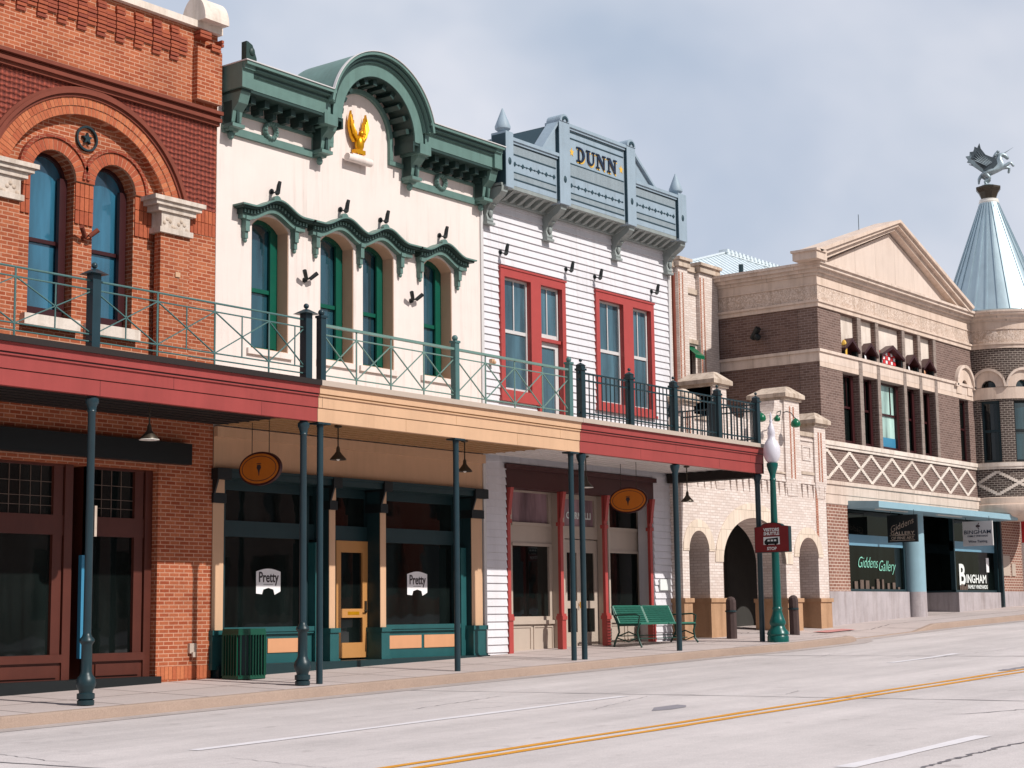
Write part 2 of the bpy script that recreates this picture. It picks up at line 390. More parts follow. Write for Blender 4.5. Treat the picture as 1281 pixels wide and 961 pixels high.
# surfaces
def concrete(name, col, joints=None, stain=.10, scale=.35, seams=None):
    m, nt, bs = newmat(name); c = lin(col); P = pos(nt); sp = nt.nodes.new('ShaderNodeSeparateXYZ'); nt.links.new(P, sp.inputs[0])
    n1 = noise(nt, P, scale, 6, .6); n2 = noise(nt, P, 6, 5, .6); n3 = noise(nt, P, 70, 3)
    mp = N(nt, 'ShaderNodeMapping'); mp.inputs['Scale'].default_value = (.10, 1.4, 1); nt.links.new(P, mp.inputs[0]); n4 = noise(nt, mp.outputs[0], 1.3, 5, .6)
    f = math_(nt, 'ADD', math_(nt, 'ADD', math_(nt, 'MULTIPLY', n1, .35), math_(nt, 'MULTIPLY', n2, .15)), math_(nt, 'ADD', math_(nt, 'MULTIPLY', n4, .35), math_(nt, 'MULTIPLY', n3, .15)))
    v = ramp(nt, f, .36, .64, [x*(1-stain) for x in c], [min(1, x*(1+stain*.8)) for x in c])
    spots = ramp(nt, noise(nt, P, 2.6, 2), .66, .74, (1,1,1), (.86,.85,.85)); v = mixc(nt, 1.0, v, spots, 'MULTIPLY')
    v = mixc(nt, 1.0, v, ramp(nt, n3, .25, .75, (.86,)*3, (1.13,)*3), 'MULTIPLY')
    if seams:
        b = nt.nodes.new('ShaderNodeTexBrick'); nt.links.new(P, b.inputs['Vector']); b.offset = 0
        for k, q in (('Scale', 1), ('Mortar Size', .022), ('Brick Width', seams[0]), ('Row Height', seams[1])): b.inputs[k].default_value = q
        b.inputs['Color1'].default_value = (1,1,1,1); b.inputs['Color2'].default_value = (.95,.94,.93,1); b.inputs['Mortar'].default_value = (.38,.35,.34,1)
        v = mixc(nt, 1.0, v, b.outputs['Color'], 'MULTIPLY')
    nt.links.new(v, bs.inputs['Base Color']); bs.inputs['Roughness'].default_value = .85; bs.inputs['Specular IOR Level'].default_value = .25
    bump(nt, bs, math_(nt, 'ADD', n3, math_(nt, 'MULTIPLY', n2, .6)), .35, .01)
    return m
M['road'] = concrete('worn_concrete_road', 'c8bfbd', stain=.20, scale=.5)
M['walk'] = concrete('sidewalk_concrete', 'c6b8b4', stain=.09, scale=.8, seams=(1.5, 1.4))
M['kerb'] = concrete('kerb_concrete', 'a89284', stain=.14, scale=1.2)
M['earth'] = concrete('dusty_ground', 'a39a92', stain=.15)
M['gutter'] = concrete('gutter_concrete', 'b4a8a4', stain=.22, scale=1.5)
M['crack'] = paint('crack_filler', '6f6a6e', .9, .2, 8)
M['patch'] = paint('asphalt_patch', '8b868c', .95, .15, 8)
M['ramp_red'] = paint('red_tactile_paving', 'c88a86', .85, .1, 6)

def strip(xs, ya, yb, za, zb, mb=None, ny=1):
    mb = mb or MB(); vs = []
    for x in xs:
        for j in range(ny+1):
            t = j/ny; y = lerp(t, ya(x), yb(x)); vs.append((x, y, lerp(t, za(x), zb(x))))
    k = ny+1
    return mb.add(vs, [(i*k+j, (i+1)*k+j, (i+1)*k+j+1, i*k+j+1) for i in range(len(xs)-1) for j in range(ny)], True)
X1 = [-160, -120, -80, -60, -40]+[i*2.0 for i in range(-19, 15)]+[29, 30, 30.4, 30.8, 31.2, 31.6, 32, 33, 34, 34.6, 35, 35.3, 35.6, 35.9, 36.2, 36.5, 37, 38, 39, 40, 40.4, 40.8, 41.2, 42, 44, 46, 48, 50, 52, 54, 56, 58, 60, 70, 85, 100, 120, 160, 240, 400]
g = strip(X1, lambda x: -400, lambda x: 500, lambda x: zr(x)-.06, lambda x: zr(x)-.06); tag(g.build('ground', M['earth'], keep=True), kind='structure')
g = strip(X1, lambda x: -18.2, lambda x: yk(x)+.02, zr, zr); tag(g.build('road', M['road'], keep=True), kind='structure')
g = strip(X1, lambda x: yk(x)+.16, lambda x: 4.5, lambda x: zr(x)+kh(x)-.002, lambda x: zr(x)+kh(x)-.002+(zf(x)+.0-(zr(x)+kh(x)))*(4.5-yk(x))/(-yk(x)))
tag(g.build('sidewalk', M['walk'], keep=True), kind='structure')
g = strip(X1, yk, lambda x: yk(x)+.02, lambda x: zr(x)-.1, lambda x: zr(x)+kh(x)-.02)
strip(X1, lambda x: yk(x)+.02, lambda x: yk(x)+.05, lambda x: zr(x)+kh(x)-.02, lambda x: zr(x)+kh(x), g)
strip(X1, lambda x: yk(x)+.05, lambda x: yk(x)+.165, lambda x: zr(x)+kh(x), lambda x: zr(x)+kh(x)+.001, g)
tag(g.build('kerb', M['kerb'], keep=True), kind='structure')
g = strip(X1, lambda x: -18.22, lambda x: -18.2, lambda x: zr(x)+.14, lambda x: zr(x)-.1); strip(X1, lambda x: -26, lambda x: -18.22, lambda x: zr(x)+.17, lambda x: zr(x)+.14, g)
tag(g.build('opposite_sidewalk', M['walk'], keep=True), kind='structure')
XL = [x for x in X1 if -60 <= x <= 120]
def wav(x, s): return .012*math.sin(x*1.7+s)+.008*math.sin(x*5.1+s*2)
g = strip([i*.5 for i in range(-80, 220)], lambda x: -10.56+wav(x, 1), lambda x: -10.44+wav(x, 2), lambda x: zr(x)+.005, lambda x: zr(x)+.005)
strip([i*.5 for i in range(-80, 220)], lambda x: -10.82+wav(x, 3), lambda x: -10.70+wav(x, 4), lambda x: zr(x)+.005, lambda x: zr(x)+.005, g)
tag(g.build('yellow_centre_line', M['yellow'], keep=True), kind='structure')
g = MB()
for a, b, y in ((12.0, 19.95, -7.42), (28.5, 31.5, -7.42), (-3, 0, -7.42), (13.2, 16.2, -14.25), (22.5, 25.5, -14.25), (31.7, 34.7, -14.25), (4, 7, -14.25)):
    n = int((b-a)/.5)+1; w = .085
    xs = [a+(b-a)*i/n for i in range(n+1)]
    strip(xs, lambda x: y-w+wav(x, 1), lambda x: y+w+wav(x, 5), lambda x: zr(x)+.005, lambda x: zr(x)+.005, g)
tag(g.build('white_lane_line', M['road_white'], keep=True), kind='structure')
def ribbon(pts, w, mat, name, into=None):
    mb = into or MB(); vs = []
    for i, (x, y) in enumerate(pts):
        a = pts[max(0, i-1)]; b = pts[min(len(pts)-1, i+1)]; dx, dy = b[0]-a[0], b[1]-a[1]; L = math.hypot(dx, dy); nx, ny = -dy/L, dx/L
        ww = w*random.uniform(.5, 1.3)*(0.2 if i in (0, len(pts)-1) else 1)
        for s_ in (-1, 1): vs.append((x+nx*ww*s_, y+ny*ww*s_, zr(x)+.004))
    mb.add(vs, [(2*i, 2*i+1, 2*i+3, 2*i+2) for i in range(len(pts)-1)])
    return None if into else tag(mb.build(name, mat, keep=True), kind='structure')
def jit(a, b, n, j): return [(lerp(i/n, a[0], b[0])+random.uniform(-j, j), lerp(i/n, a[1], b[1])+random.uniform(-j, j)) for i in range(n+1)]
ribbon(jit((20.15, -3.0), (20.8, -18), 60, .02), .022, M['crack'], 'road_joint')
ribbon(jit((30.6, -3.4), (31.0, -18), 50, .02), .03, M['crack'], 'road_joint')
ribbon(jit((10.2, -3.0), (10.9, -18), 50, .02), .018, M['crack'], 'road_joint')
ribbon(jit((13.4, -14.85), (15.1, -14.8), 30, .03)+jit((15.2, -14.82), (21, -14.95), 60, .03), .022, M['crack'], 'road_crack')
random.seed(21); cks = MB()
for i in range(18):      # hairline cracks and tar snakes
    x = random.uniform(6, 34); y = random.uniform(-15, -3.6); a = random.choice((0, 0, 1.57))+random.uniform(-.35, .35); L = random.uniform(.6, 3.2)
    ribbon(jit((x, y), (x+L*math.cos(a), y+L*math.sin(a)), int(L*8), .03), random.uniform(.004, .010), M['crack'], 'road_crack', cks)
tag(cks.build('road_hairline_cracks', M['crack'], keep=True), kind='structure')
g = strip(X1, lambda x: yk(x)-.42, lambda x: yk(x)+.005, lambda x: zr(x)+.0045, lambda x: zr(x)+.0045); tag(g.build('gutter', M['gutter'], keep=True), kind='structure')
ribbon(jit((26.5, -10.3), (27.8, -10.3), 10, .02), .09, M['patch'], 'road_patch')
ribbon(jit((18.4, -12.9), (21.5, -14.6), 20, .08), .016, M['crack'], 'road_crack')
mb = MB(); pp = [(17.83, -9.27), (18.3, -9.0), (18.82, -9.02), (18.75, -9.2), (18.49, -9.36), (18.1, -9.38)]
mb.add([(x, y, zr(x)+.004) for x, y in pp], [tuple(range(6))]); tag(mb.build('road_patch', M['patch'], keep=True), kind='structure')
g = strip([37.9, 38.4, 38.9, 39.5], lambda x: -1.3, lambda x: -.9, lambda x: zs(x, -1.3)+.012, lambda x: zs(x, -.9)+.012); tag(g.build('tactile_paving', M['ramp_red'], keep=True), kind='structure')

# ---------------------------------------------------------------- parts shared by the buildings
def window(root, outline_fn, x0, x1, z0, z1, yf, fm, gm, fw=.07, rails=(), bars=(), bm=None, name='window', depth=.07, rw=.05, sill=None):
    """outline_fn(x0,x1,z0,z1)->loop. frame (part), pane, glazing bars and sill (sub-parts)"""
    mb = MB(); o = outline_fn(x0, x1, z0, z1); i = outline_fn(x0+fw, x1-fw, z0+fw, z1-fw); mb.plate(o, [i], yf, yf+depth)
    for r in rails: mb.box(x0+fw-.01, x1-fw+.01, yf+.012, yf+depth-.004, r-rw/2, r+rw/2)
    w = mb.build(name, fm, root)
    mb = MB(); mb.plate(outline_fn(x0+fw-.012, x1-fw+.012, z0+fw-.012, z1-fw+.012), [], yf+depth*.55, yf+depth*.55+.012); mb.build('pane', gm, w)
    if bars:
        mb = MB()
        for (bx, za, zb) in bars: mb.box(bx-.014, bx+.014, yf+depth*.25, yf+depth*.55-.003, za, zb)
        mb.build('glazing_bar', bm or fm, w)
    if sill:
        mb = MB(); mb.box(*sill[0]); mb.build('sill', sill[1], w)
    return w
R4 = lambda x0, x1, z0, z1: rect(x0, x1, z0, z1)

# ================================================================ 1. red brick building
B = thing('brick_building', 'red brick building with a round arch over two arched windows, leftmost of the row', 'building', (15, 0, -1.0))
CX, CZ = 16.25, 6.26
xl = 11.5
mb = MB()
# wall with the arched panel let in
panel = [(14.78, 3.3), (17.72, 3.3)]+[(CX+1.65*math.cos(math.radians(a)), CZ+1.65*math.sin(math.radians(a))) for a in [27+i*(126/28) for i in range(29)]]
th = math.degrees(math.acos((17.72-CX)/1.65))
panel = [(14.78, 3.3), (17.72, 3.3)]+[(CX+1.65*math.cos(math.radians(th+(180-2*th)*i/28)), CZ+1.65*math.sin(math.radians(th+(180-2*th)*i/28))) for i in range(29)]
mb.plate(rect(xl, 18.89, 2.86, 9.95), [panel, rect(12.2, 14.2, 4.6, 7.2)], 0, .5)
mb.plate(rect(xl, 17.76, 2.40, 2.86), [], .02, .5)
mb.plate(rect(17.74, 18.89, -1.1, 2.86), [], 0.001, .5)
w1 = B_wall = mb.build('wall', M['brick'], B)
mb = MB()
mb.plate(rect(14.6, 17.9, 3.2, 8.1), [arch_pts(15.25, 16.07, 4.63, 6.85, .41), arch_pts(16.43, 17.25, 4.63, 6.85, .41)], .14, .52)
mb.plate(rect(12.1, 14.3, 4.5, 7.3), [arch_pts(12.5, 13.9, 4.63, 6.5, .6)], .14, .52)
mb.build('recessed_panel', M['brick'], w1)
mb = MB(); mb.box(xl, 18.87, .9, 13, -1.2, 9.7); mb.box(18.6, 18.89, .5, 13, -1.2, 9.95); mb.box(xl, xl+.3, .5, 13, -1.2, 9.9); mb.box(xl, 18.87, .5, .95, 3.25, 3.5)
mb.build('side_wall', M['brick_dark'], B)
# diaper brickwork around the arch
mb = MB(); c = [(CX+2.07*math.cos(math.radians(a)), CZ+2.07*math.sin(math.radians(a))) for a in [16.2+i*(147.6/40) for i in range(41)]]
mb.plate([(12.0, 6.84)]+c[::-1]+[(18.87, 6.84), (18.87, 8.34), (12.0, 8.34)], [], -.012, .02); mb.build('patterned_brickwork', M['diaper'], B)
# soldier course and arch rings: every brick modelled
def ring(cx, cz, r0, r1, a0, a1, n, y0, y1, ez=1.0):
    mb = MB(); g_ = .07
    for i in range(n):
        b0 = a0+(a1-a0)*(i+g_)/n; b1 = a0+(a1-a0)*(i+1-g_)/n
        mb.arc(cx, cz, r0+.004, r1-.004, b0, b1, y0-random.uniform(0, .004), y1, 1, ez)
    return mb
th0 = math.degrees(math.asin((6.84-CZ)/1.65))
mr = ring(CX, CZ, 1.65, 1.785, th0, 180-th0, 58, -.02, .2); r2 = ring(CX, CZ, 1.785, 1.92, 18, 162, 62, -.035, .2); o = len(mr.v); mr.v += r2.v; mr.f += [[i+o for i in f] for f in r2.f]; mr.sm += r2.sm
ro = mr.build('arch_ring', M['ring'], B)
MB().arc(CX, CZ, 1.652, 1.785, 18, 162, -.0155, .19, 48).arc(CX, CZ, 1.786, 1.919, 18, 162, -.0305, .19, 48).build('mortar_bed', M['mortar'], ro)
mb = MB(); mb.arc(CX, CZ, 1.92, 1.97, 16.5, 163.5, -.06, .05, 48); mb.arc(CX, CZ, 1.97, 2.03, 16.5, 163.5, -.10, .05, 48); mb.arc(CX, CZ, 2.03, 2.08, 16.5, 163.5, -.06, .05, 48)
mb.build('hood_mould', M['hood'], B)
for cx in (15.66, 16.84):
    rr = ring(cx, 6.85, .41, .60, 0, 180, 19, .09, .3).build('window_arch', M['ring2'], B)
    mb = MB(); mb.arc(cx, 6.85, .412, .60, 0, 180, .0945, .3, 32); mb.build('mortar_bed', M['mortar'], rr)
    mb = MB(); mb.arc(cx, 6.85, .605, .66, 4, 176, .06, .3, 32); mb.build('label_mould', M['brick_dark'], rr)
mb = MB()   # soldier bricks at the springing
for x0_, x1_, y_ in ((16.08, 16.43, .115), (14.82, 15.24, .115), (17.26, 17.70, .115), (18.24, 18.88, -.012)):
    n = max(3, int((x1_-x0_)/.075))
    for r_ in range(3 if y_ > 0 else 2):
        for i in range(n):
            a_ = x0_+(x1_-x0_)*i/n; mb.box(a_+.005, a_+(x1_-x0_)/n-.005, y_, y_+.1, 6.62-r_*.22+.006, 6.84-r_*.22-.006)
mb.build('soldier_course', M['ring2'], B)
# star medallion
mb = MB(); mb.arc(16.27, 7.58, .175, .205, 0, 360, .09, .16, 36)
st = [(16.27+(.10 if i%2 == 0 else .042)*math.sin(PI*i/5), 7.58+(.10 if i%2 == 0 else .042)*math.cos(PI*i/5)) for i in range(10)]
mb.plate(st, [], .08, .15); mb.build('star_medallion', M['iron'], B)
# capitals of the arch and pier edges
for cx in (17.91, 14.59):
    mb = MB()
    for (w_, z0_, z1_, d_) in ((.54, 6.78, 6.85, .26), (.48, 6.71, 6.78, .22), (.40, 6.62, 6.71, .17), (.30, 6.36, 6.62, .13), (.35, 6.27, 6.36, .16)):
        mb.box(cx-w_, cx+w_, -d_, .2, z0_, z1_)
    cp = mb.build('capital', M['capstone2'], B)
    mb = MB()
    for i in range(9): mb.ball((cx-.24+i*.06, -.13, 6.44+.07*math.sin(i*1.3)), .035, (1.1, .5, 1), 8)
    mb.build('carving', M['capstone'], cp)
for q in (17.62, 14.28):
    mb = MB(); mb.box(q, q+.62, -.10, .05, 3.76, 6.27); mb.build('pilaster', M['brick'], B)
# string course, corbel table, coping
mb = MB(); mb.box(xl, 18.90, -.07, .05, 8.34, 8.40); mb.box(xl, 18.905, -.12, .05, 8.40, 8.46); mb.box(xl, 18.905, -.08, .05, 8.47, 8.51); mb.box(xl, 18.91, -.15, .05, 8.52, 8.58); mb.build('string_course', M['hood'], B)
mb = MB(); row = .066
for k in range(-8, 9):
    x0_ = 15.17+.378*k
    for r_ in range(9):
        z_ = 9.27+r_*row; q = .035+.012*(r_ % 2)
        if x0_+.18 < 18.32: mb.box(x0_+.006, x0_+.182, -q-.012*(r_ > 1), .02, z_+.010, z_+row-.008)
        if 2 <= r_ <= 6 and x0_+.37 < 18.32: mb.box(x0_+.194, x0_+.372, -q, .02, z_+.010, z_+row-.008)
for a_, b_, z_ in ((18.36, 18.62, 9.78), (18.62, 18.84, 9.60), (18.84, 18.90, 9.72)):
    for r_ in range(2): mb.box(a_, b_-.01, -.16, .02, z_+r_*row, z_+r_*row+.05)
mb.build('corbel_table', M['corbel'], B)
mb = MB(); mb.box(18.34, 18.89, -.12, .02, 8.70, 9.62); mb.build('corner_pier', M['brick'], B)
mb = MB(); mb.box(xl, 18.92, -.10, .65, 9.95, 10.07); mb.build('coping', M['white_stone'], B)
mb = MB(); n = 20; pr = [(-.30*math.cos(PI*i/n)+.02, 10.07+.44*math.sin(PI*i/n)) for i in range(n+1)]
mb.plate(pr, [], 18.36, 18.9, frame=lambda u, v, d: (d, u, v)); mb.build('barrel_cap', M['white_stone'], B)
for x0_, x1_ in ((15.25, 16.07), (16.43, 17.25)):
    A = lambda a, b, c_, d: arch_pts(a, b, c_, 6.85, d-6.85, 20)
    w_ = window(B, A, x0_, x1_, 4.64, 7.26, .36, M['maroon_sash'], M['glass_blue'], .055, rails=(5.86,), rw=.06, depth=.1, sill=((x0_-.12, x1_+.09, .02, .40, 4.46, 4.63), M['white_stone']))
    mb = MB(); mb.box(x1_-.15, x1_-.02, .30, .37, 4.8, 6.9); mb.box(x0_+.05, x1_-.05, .32, .38, 4.66, 4.80); mb.build('inner_jamb', M['maroon_sash'], w_)
window(B, lambda a, b, c_, d: arch_pts(a, b, c_, 6.5, d-6.5), 12.5, 13.9, 4.64, 7.1, .36, M['maroon_sash'], M['glass_blue'], .06, rails=(5.86,), sill=((12.3, 14.1, .02, .4, 4.46, 4.63), M['white_stone']))
# dark name board without writing and wooden shopfront
mb = MB(); mb.box(12.2, 18.3, -.16, 0.015, 2.51, 2.85); mb.build('fascia_board', M['black'], B)
sf = MB(); y = .16
def fr(x0, x1, z0, z1, d=0.0): sf.box(x0, x1, y-d, y+.1, z0, z1)
for a_, b_ in ((13.05, 16.17), (16.47, 17.73)):
    fr(a_, a_+.12, -.86, 2.5, .01); fr(b_-.14, b_, -.86, 2.5, .03); fr(b_-.33, b_-.16, -.5, 2.45, .0)
    fr(a_+.12, b_-.14, 1.32, 1.62, .003); fr(a_+.12, b_-.14, 2.36, 2.5, .004); fr(a_+.12, b_-.14, -.60, -.48, .05); fr(a_+.12, b_-.14, -.86, -.60, .0)
    sf.box(a_+.2, b_-.22, y-.03, y, -.82, -.64)
sf.box(12.2, 17.74, y+.02, y+.5, 2.42, 2.52); sf.box(16.16, 16.2, y, 1.0, -.86, 2.45); sf.box(16.47, 16.5, y, 1.0, -.86, 2.45); sf.box(11.9, 13.05, y, y+.1, -.9, 2.45)
so = sf.build('shopfront', M['wood'], B)
for a_, b_ in ((13.17, 15.86), (16.59, 17.42)):
    mb = MB(); mb.box(a_-.01, b_, y+.06, y+.075, -.49, 1.33); mb.build('display_window', M['glass_dark'], so)
    mb = MB(); mb.box(a_-.01, b_, y+.06, y+.075, 1.61, 2.37); tr = mb.build('transom_window', M['glass_dark'], so)
    mb = MB(); k = int((b_-a_)/.19)
    for i in range(1, k): mb.box(a_+i*.19-.005, a_+i*.19+.005, y+.045, y+.058, 1.62, 2.36)
    for zz in (1.76, 1.90, 2.12): mb.box(a_, b_, y+.046, y+.057, zz-.005, zz+.005)
    mb.build('lead_came', M['room2'], tr)
mb = MB(); mb.box(16.2, 16.47, .9, .96, -.86, 2.42); mb.build('entrance_door', M['maroon'], so)
mb = MB(); mb.box(16.36, 16.465, .12, .2, -.55, 1.02); mb.build('door_edge', M['blue_door'], so)
mb = MB()
xs = [12.2, 14, 15, 16, 17, 17.78]
mb.add([(x, yy, zz(x)) for x in xs for yy, zz in ((-.10, lambda x: zf(x)-.1), (-.10, lambda x: -.86), (.3, lambda x: -.86), (.3, lambda x: zf(x)-.1))],
       [(i*4+j, i*4+(j+1)%4, (i+1)*4+(j+1)%4, (i+1)*4+j) for i in range(5) for j in range(4)]+[(0,1,2,3), (20,21,22,23)])
mb.build('base_step', M['black'], so)
mb = MB(); mb.box(18.40, 18.54, -.05, .01, -.52, -.36); mb.box(18.44, 18.5, -.08, -.05, -.58, -.50); mb.build('wall_socket', M['beige'], B)
mb = MB()
for i in range(14): mb.box(17.76+i*.081, 17.76+i*.081+.074, -.006, .01, -.92, -.72)
mb.build('soldier_base', M['ring'], B)
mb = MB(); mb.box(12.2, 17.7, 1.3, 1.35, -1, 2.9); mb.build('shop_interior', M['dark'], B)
# ================================================================ 2. cream stucco building
C_ = thing('stucco_building', 'cream stucco building with sage green arched cornice and four hooded windows', 'building', (22.4, 0, -.9))
T = 22.45
mb = MB()
WX = [(19.72, 20.61), (21.41, 22.28), (22.53, 23.39), (24.25, 25.10)]
top = [(18.9, 2.86), (26.0, 2.86), (26.0, 9.2), (23.6, 9.2)]+[(T+1.1*math.cos(PI*i/30), 9.0+1.1*math.sin(PI*i/30)) for i in range(31)]+[(21.3, 9.2), (18.9, 9.2)]
sg = lambda a, b, c, d: seg_pts(a, b, c, d-.2, .2)
mb.plate(top, [sg(a, b, 4.63, 7.0) for a, b in WX], 0, .5); mb.box(18.9, 26, .001, .5, 2.46, 2.86)
w2 = mb.build('wall', M['stucco'], C_)
mb = MB(); mb.box(18.91, 25.99, .9, 13, -1.1, 9.15); mb.box(18.91, 19.2, .5, 13, -1.1, 9.18); mb.box(25.7, 25.99, .5, 13, -1.1, 9.18); mb.box(18.92, 25.98, .5, .9, 3.3, 3.5); mb.build('side_wall', M['stucco'], C_)
for i, (a, b) in enumerate(WX):
    w_ = window(C_, sg, a+.0, b-.0, 4.63, 7.0, .27, M['green_sash'], M['glass_green'], .085, rails=(5.72 if i == 0 else 5.68,), rw=.07, depth=.11,
           sill=((a-.1, b+.08, -.05, .28, 4.52, 4.62), M['stucco']))
    mb = MB(); mb.plate(sg(a, b, 4.63, 7.0), [sg(a+.012, b-.012, 4.642, 6.988)], .01, .27); mb.build('reveal_bounce_tint', M['reveal'], w_)  # added lining: warm bounce light put into its peach colour
    mb = MB(); mb.box(b-.2, b-.075, .255, .30, 4.72, 6.82); mb.build('inner_jamb', M['green_sash'], w_)
# window hoods
def hood(cs, xa, xb, brs):
    """cs: centres of the swells, xa..xb the whole hood, brs: bracket places"""
    mb = MB(); cr = MB()
    def bumpz(x): return max(.205*(1+math.cos(PI*min(1, abs(x-c)/.60)))/2 for c in cs)
    def prof(zo, th_, y0, y1, tgt, ext):
        n = int((xb-xa)/.05); xs = [xa-ext+(xb-xa+2*ext)*i/n for i in range(n+1)]
        tgt.plate([(x, zo+bumpz(x)) for x in xs]+[(x, zo+th_+bumpz(x)) for x in xs[::-1]], [], y0, y1)
    prof(6.84, .075, -.12, .02, mb, -.06); prof(6.915, .085, -.15, .02, cr, -.03); prof(7.0, .035, -.24, .02, cr, .03); prof(7.035, .028, -.28, .02, mb, .07)
    h_ = mb.build('window_hood', M['green'], C_); cr.build('dentil_band', M['green_dk'], h_)
    dn = MB(); n = int((xb-xa)/.072)
    for i in range(1, n): x = xa+(xb-xa)*i/n; dn.box(x-.016, x+.016, -.172, -.145, 6.935+bumpz(x), 6.985+bumpz(x))
    dn.build('dentil', M['green'], h_)
    for c in cs:
        dn = MB(); dn.plate([(c+.085*math.cos(PI*j/10), 7.265+.085*math.sin(PI*j/10)) for j in range(11)], [], -.2, -.12); dn.build('crest', M['green'], h_)
    for bx in brs:
        b_ = MB(); b_.box(bx-.045, bx+.045, -.12, .02, 6.62, 6.86); b_.box(bx-.035, bx+.035, -.09, .02, 6.50, 6.62); b_.box(bx-.058, bx+.058, -.145, .02, 6.82, 6.89); b_.ball((bx, -.05, 6.47), .036, (1, 1, 1.3), 8)
        b_.build('hood_bracket', M['green'], h_)
hood([20.15], 19.34, 20.96, [19.52, 20.70]); hood([21.86, 22.98], 21.04, 23.86, [21.24, 22.40, 23.52]); hood([24.68], 23.96, 25.50, [24.09, 25.23])
# cornice: straight runs and the round pediment, concentric on (T, 9.0)
def straight(z0, z1, y0, mb):
    r = (z1-9.0)
    for a, b in ((18.97, T-1.18), (T+1.18, 26.05)): mb.box(a, b, y0, .3, z0, z1)
mb = MB()
for z0, z1, y0 in ((8.98, 9.22, -.50), (9.22, 9.29, -.54), (9.29, 9.355, -.60), (9.355, 9.41, -.66)):
    for a, b in ((18.97, T-1.30), (T+1.30, 26.03)): mb.box(a, b, y0, .6, z0, z1)
for r0, r1, y0 in ((1.00, 1.24, -.505), (1.24, 1.31, -.545), (1.31, 1.375, -.605), (1.375, 1.43, -.665)):
    a_ = math.degrees(math.asin((8.98-9.0)/r1)) if r0 < 1.1 else math.degrees(math.asin(min(1, .22/r1)))
    mb.arc(T, 9.0, r0, r1, a_, 180-a_, y0, .7, 48)
mb.box(18.96, 19.22, -.55, .3, 8.97, 9.43); mb.box(20.98, 21.32, -.52, .2, 8.80, 9.0); mb.box(23.58, 23.90, -.52, .2, 8.80, 9.0); mb.box(25.82, 26.06, -.56, .3, 8.97, 9.43)
cn = mb.build('cornice', M['green'], C_)
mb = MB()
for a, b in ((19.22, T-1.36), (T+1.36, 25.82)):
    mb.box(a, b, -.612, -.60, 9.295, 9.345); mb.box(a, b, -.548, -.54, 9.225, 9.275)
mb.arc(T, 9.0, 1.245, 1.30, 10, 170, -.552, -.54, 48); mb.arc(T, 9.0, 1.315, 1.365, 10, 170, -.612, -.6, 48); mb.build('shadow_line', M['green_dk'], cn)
mb = MB()
for a, b in ((18.94, T-1.38), (T+1.38, 26.06)): mb.box(a, b, -.68, .6, 9.412, 9.43)
mb.arc(T, 9.0, 1.432, 1.445, 17, 163, -.685, -.62, 48); mb.build('lead_flashing', M['white'], cn)
mb = MB(); mb.box(19.0, T-1.0, -.49, 0, 8.93, 8.975); mb.box(T+1.0, 26, -.49, 0, 8.93, 8.975); mb.arc(T, 9.0, .985, 1.0, 0, 180, -.49, 0, 40)
for a in ((T-1.0, T-.96), (T+.96, T+1.0)): mb.box(a[0], a[1], -.49, 0, 8.8, 9.0)
mb.build('soffit', M['green_dk'], cn)
k = 0
for a, b in ((19.40, 21.0), (23.95, 25.8)):
    n = int((b-a)/.27)
    for i in range(n+1):
        x = a+(b-a)*i/n; mb = MB(); mb.box(x-.055, x+.055, -.36, -.0, 8.80, 8.93); mb.box(x-.045, x+.045, -.22, 0, 8.70, 8.80); mb.build('modillion', M['green_dk'], cn)  # darker green paints in the deep shade below the cornice
for i in range(11):
    a = math.radians(12+156*i/10); mb = MB(); u = Vector((math.cos(a), 0, math.sin(a))); v = Vector((-math.sin(a), 0, math.cos(a)))
    mb.rbox(Vector((T, -.2, 9.0))+u*.935, (.06, .2, .05), Matrix((u, Vector((0, 1, 0)), v)).transposed()); mb.build('modillion', M['green_dk'], cn)
# frieze mouldings and tympanum frame
mb = MB(); mb.box(19.0, 21.2, -.06, .01, 8.28, 8.38); mb.box(19.0, 21.2, -.04, .01, 8.38, 8.42); mb.box(23.85, 26.0, -.06, .01, 8.28, 8.38); mb.box(23.85, 26.0, -.04, .01, 8.38, 8.42)
mb.box(19.0, 21.2, -.05, .01, 8.66, 8.72); mb.box(23.85, 26, -.05, .01, 8.66, 8.72)
mb.arc(T, 9.0, .77, .86, 0, 180, -.07, .02, 40); mb.box(T-.86, T-.77, -.07, .02, 8.66, 9.0); mb.box(T+.77, T+.86, -.07, .02, 8.66, 9.0)
mb.box(T-1.06, T-.77, -.065, .02, 8.58, 8.66); mb.box(T+.77, T+1.16, -.065, .02, 8.58, 8.66); mb.build('frieze_moulding', M['green'], C_)
for x, h in ((19.12, .36), (21.28, .36), (23.74, .36), (25.92, .36)):
    mb = MB(); sc = [(-.48, 8.96), (0.01, 8.96), (0.01, 8.30), (-.16, 8.30), (-.24, 8.44), (-.27, 8.62), (-.40, 8.74)]
    mb.plate(sc, [], x-.11, x+.11, frame=lambda u, v, d: (d, u, v)); mb.box(x-.14, x+.14, -.30, .01, 8.34, 8.40)
    br = mb.build('cornice_bracket', M['green'], C_)
    mb = MB(); mb.box(x-.03, x+.03, -.285, -.2, 8.42, 8.72); mb.box(x-.115, x-.109, -.24, -.04, 8.42, 8.80); mb.build('groove', M['green_dk'], br)
    mb = MB(); mb.ball((x, -.10, 8.23), .06, (1, 1, 1.3), 10); mb.build('pendant', M['green'], br)
for x in (20.1, 24.73):
    mb = MB(); n = 20
    mb.tube([(x+.135*math.cos(2*PI*i/n), -.05, 8.53+.135*math.sin(2*PI*i/n)) for i in range(n+1)], .042, 8)
    for i in range(14): a = 2*PI*i/14; mb.ball((x+.135*math.cos(a), -.085, 8.53+.135*math.sin(a)), .034, n=6)
    mb.build('wreath', M['green'], C_)
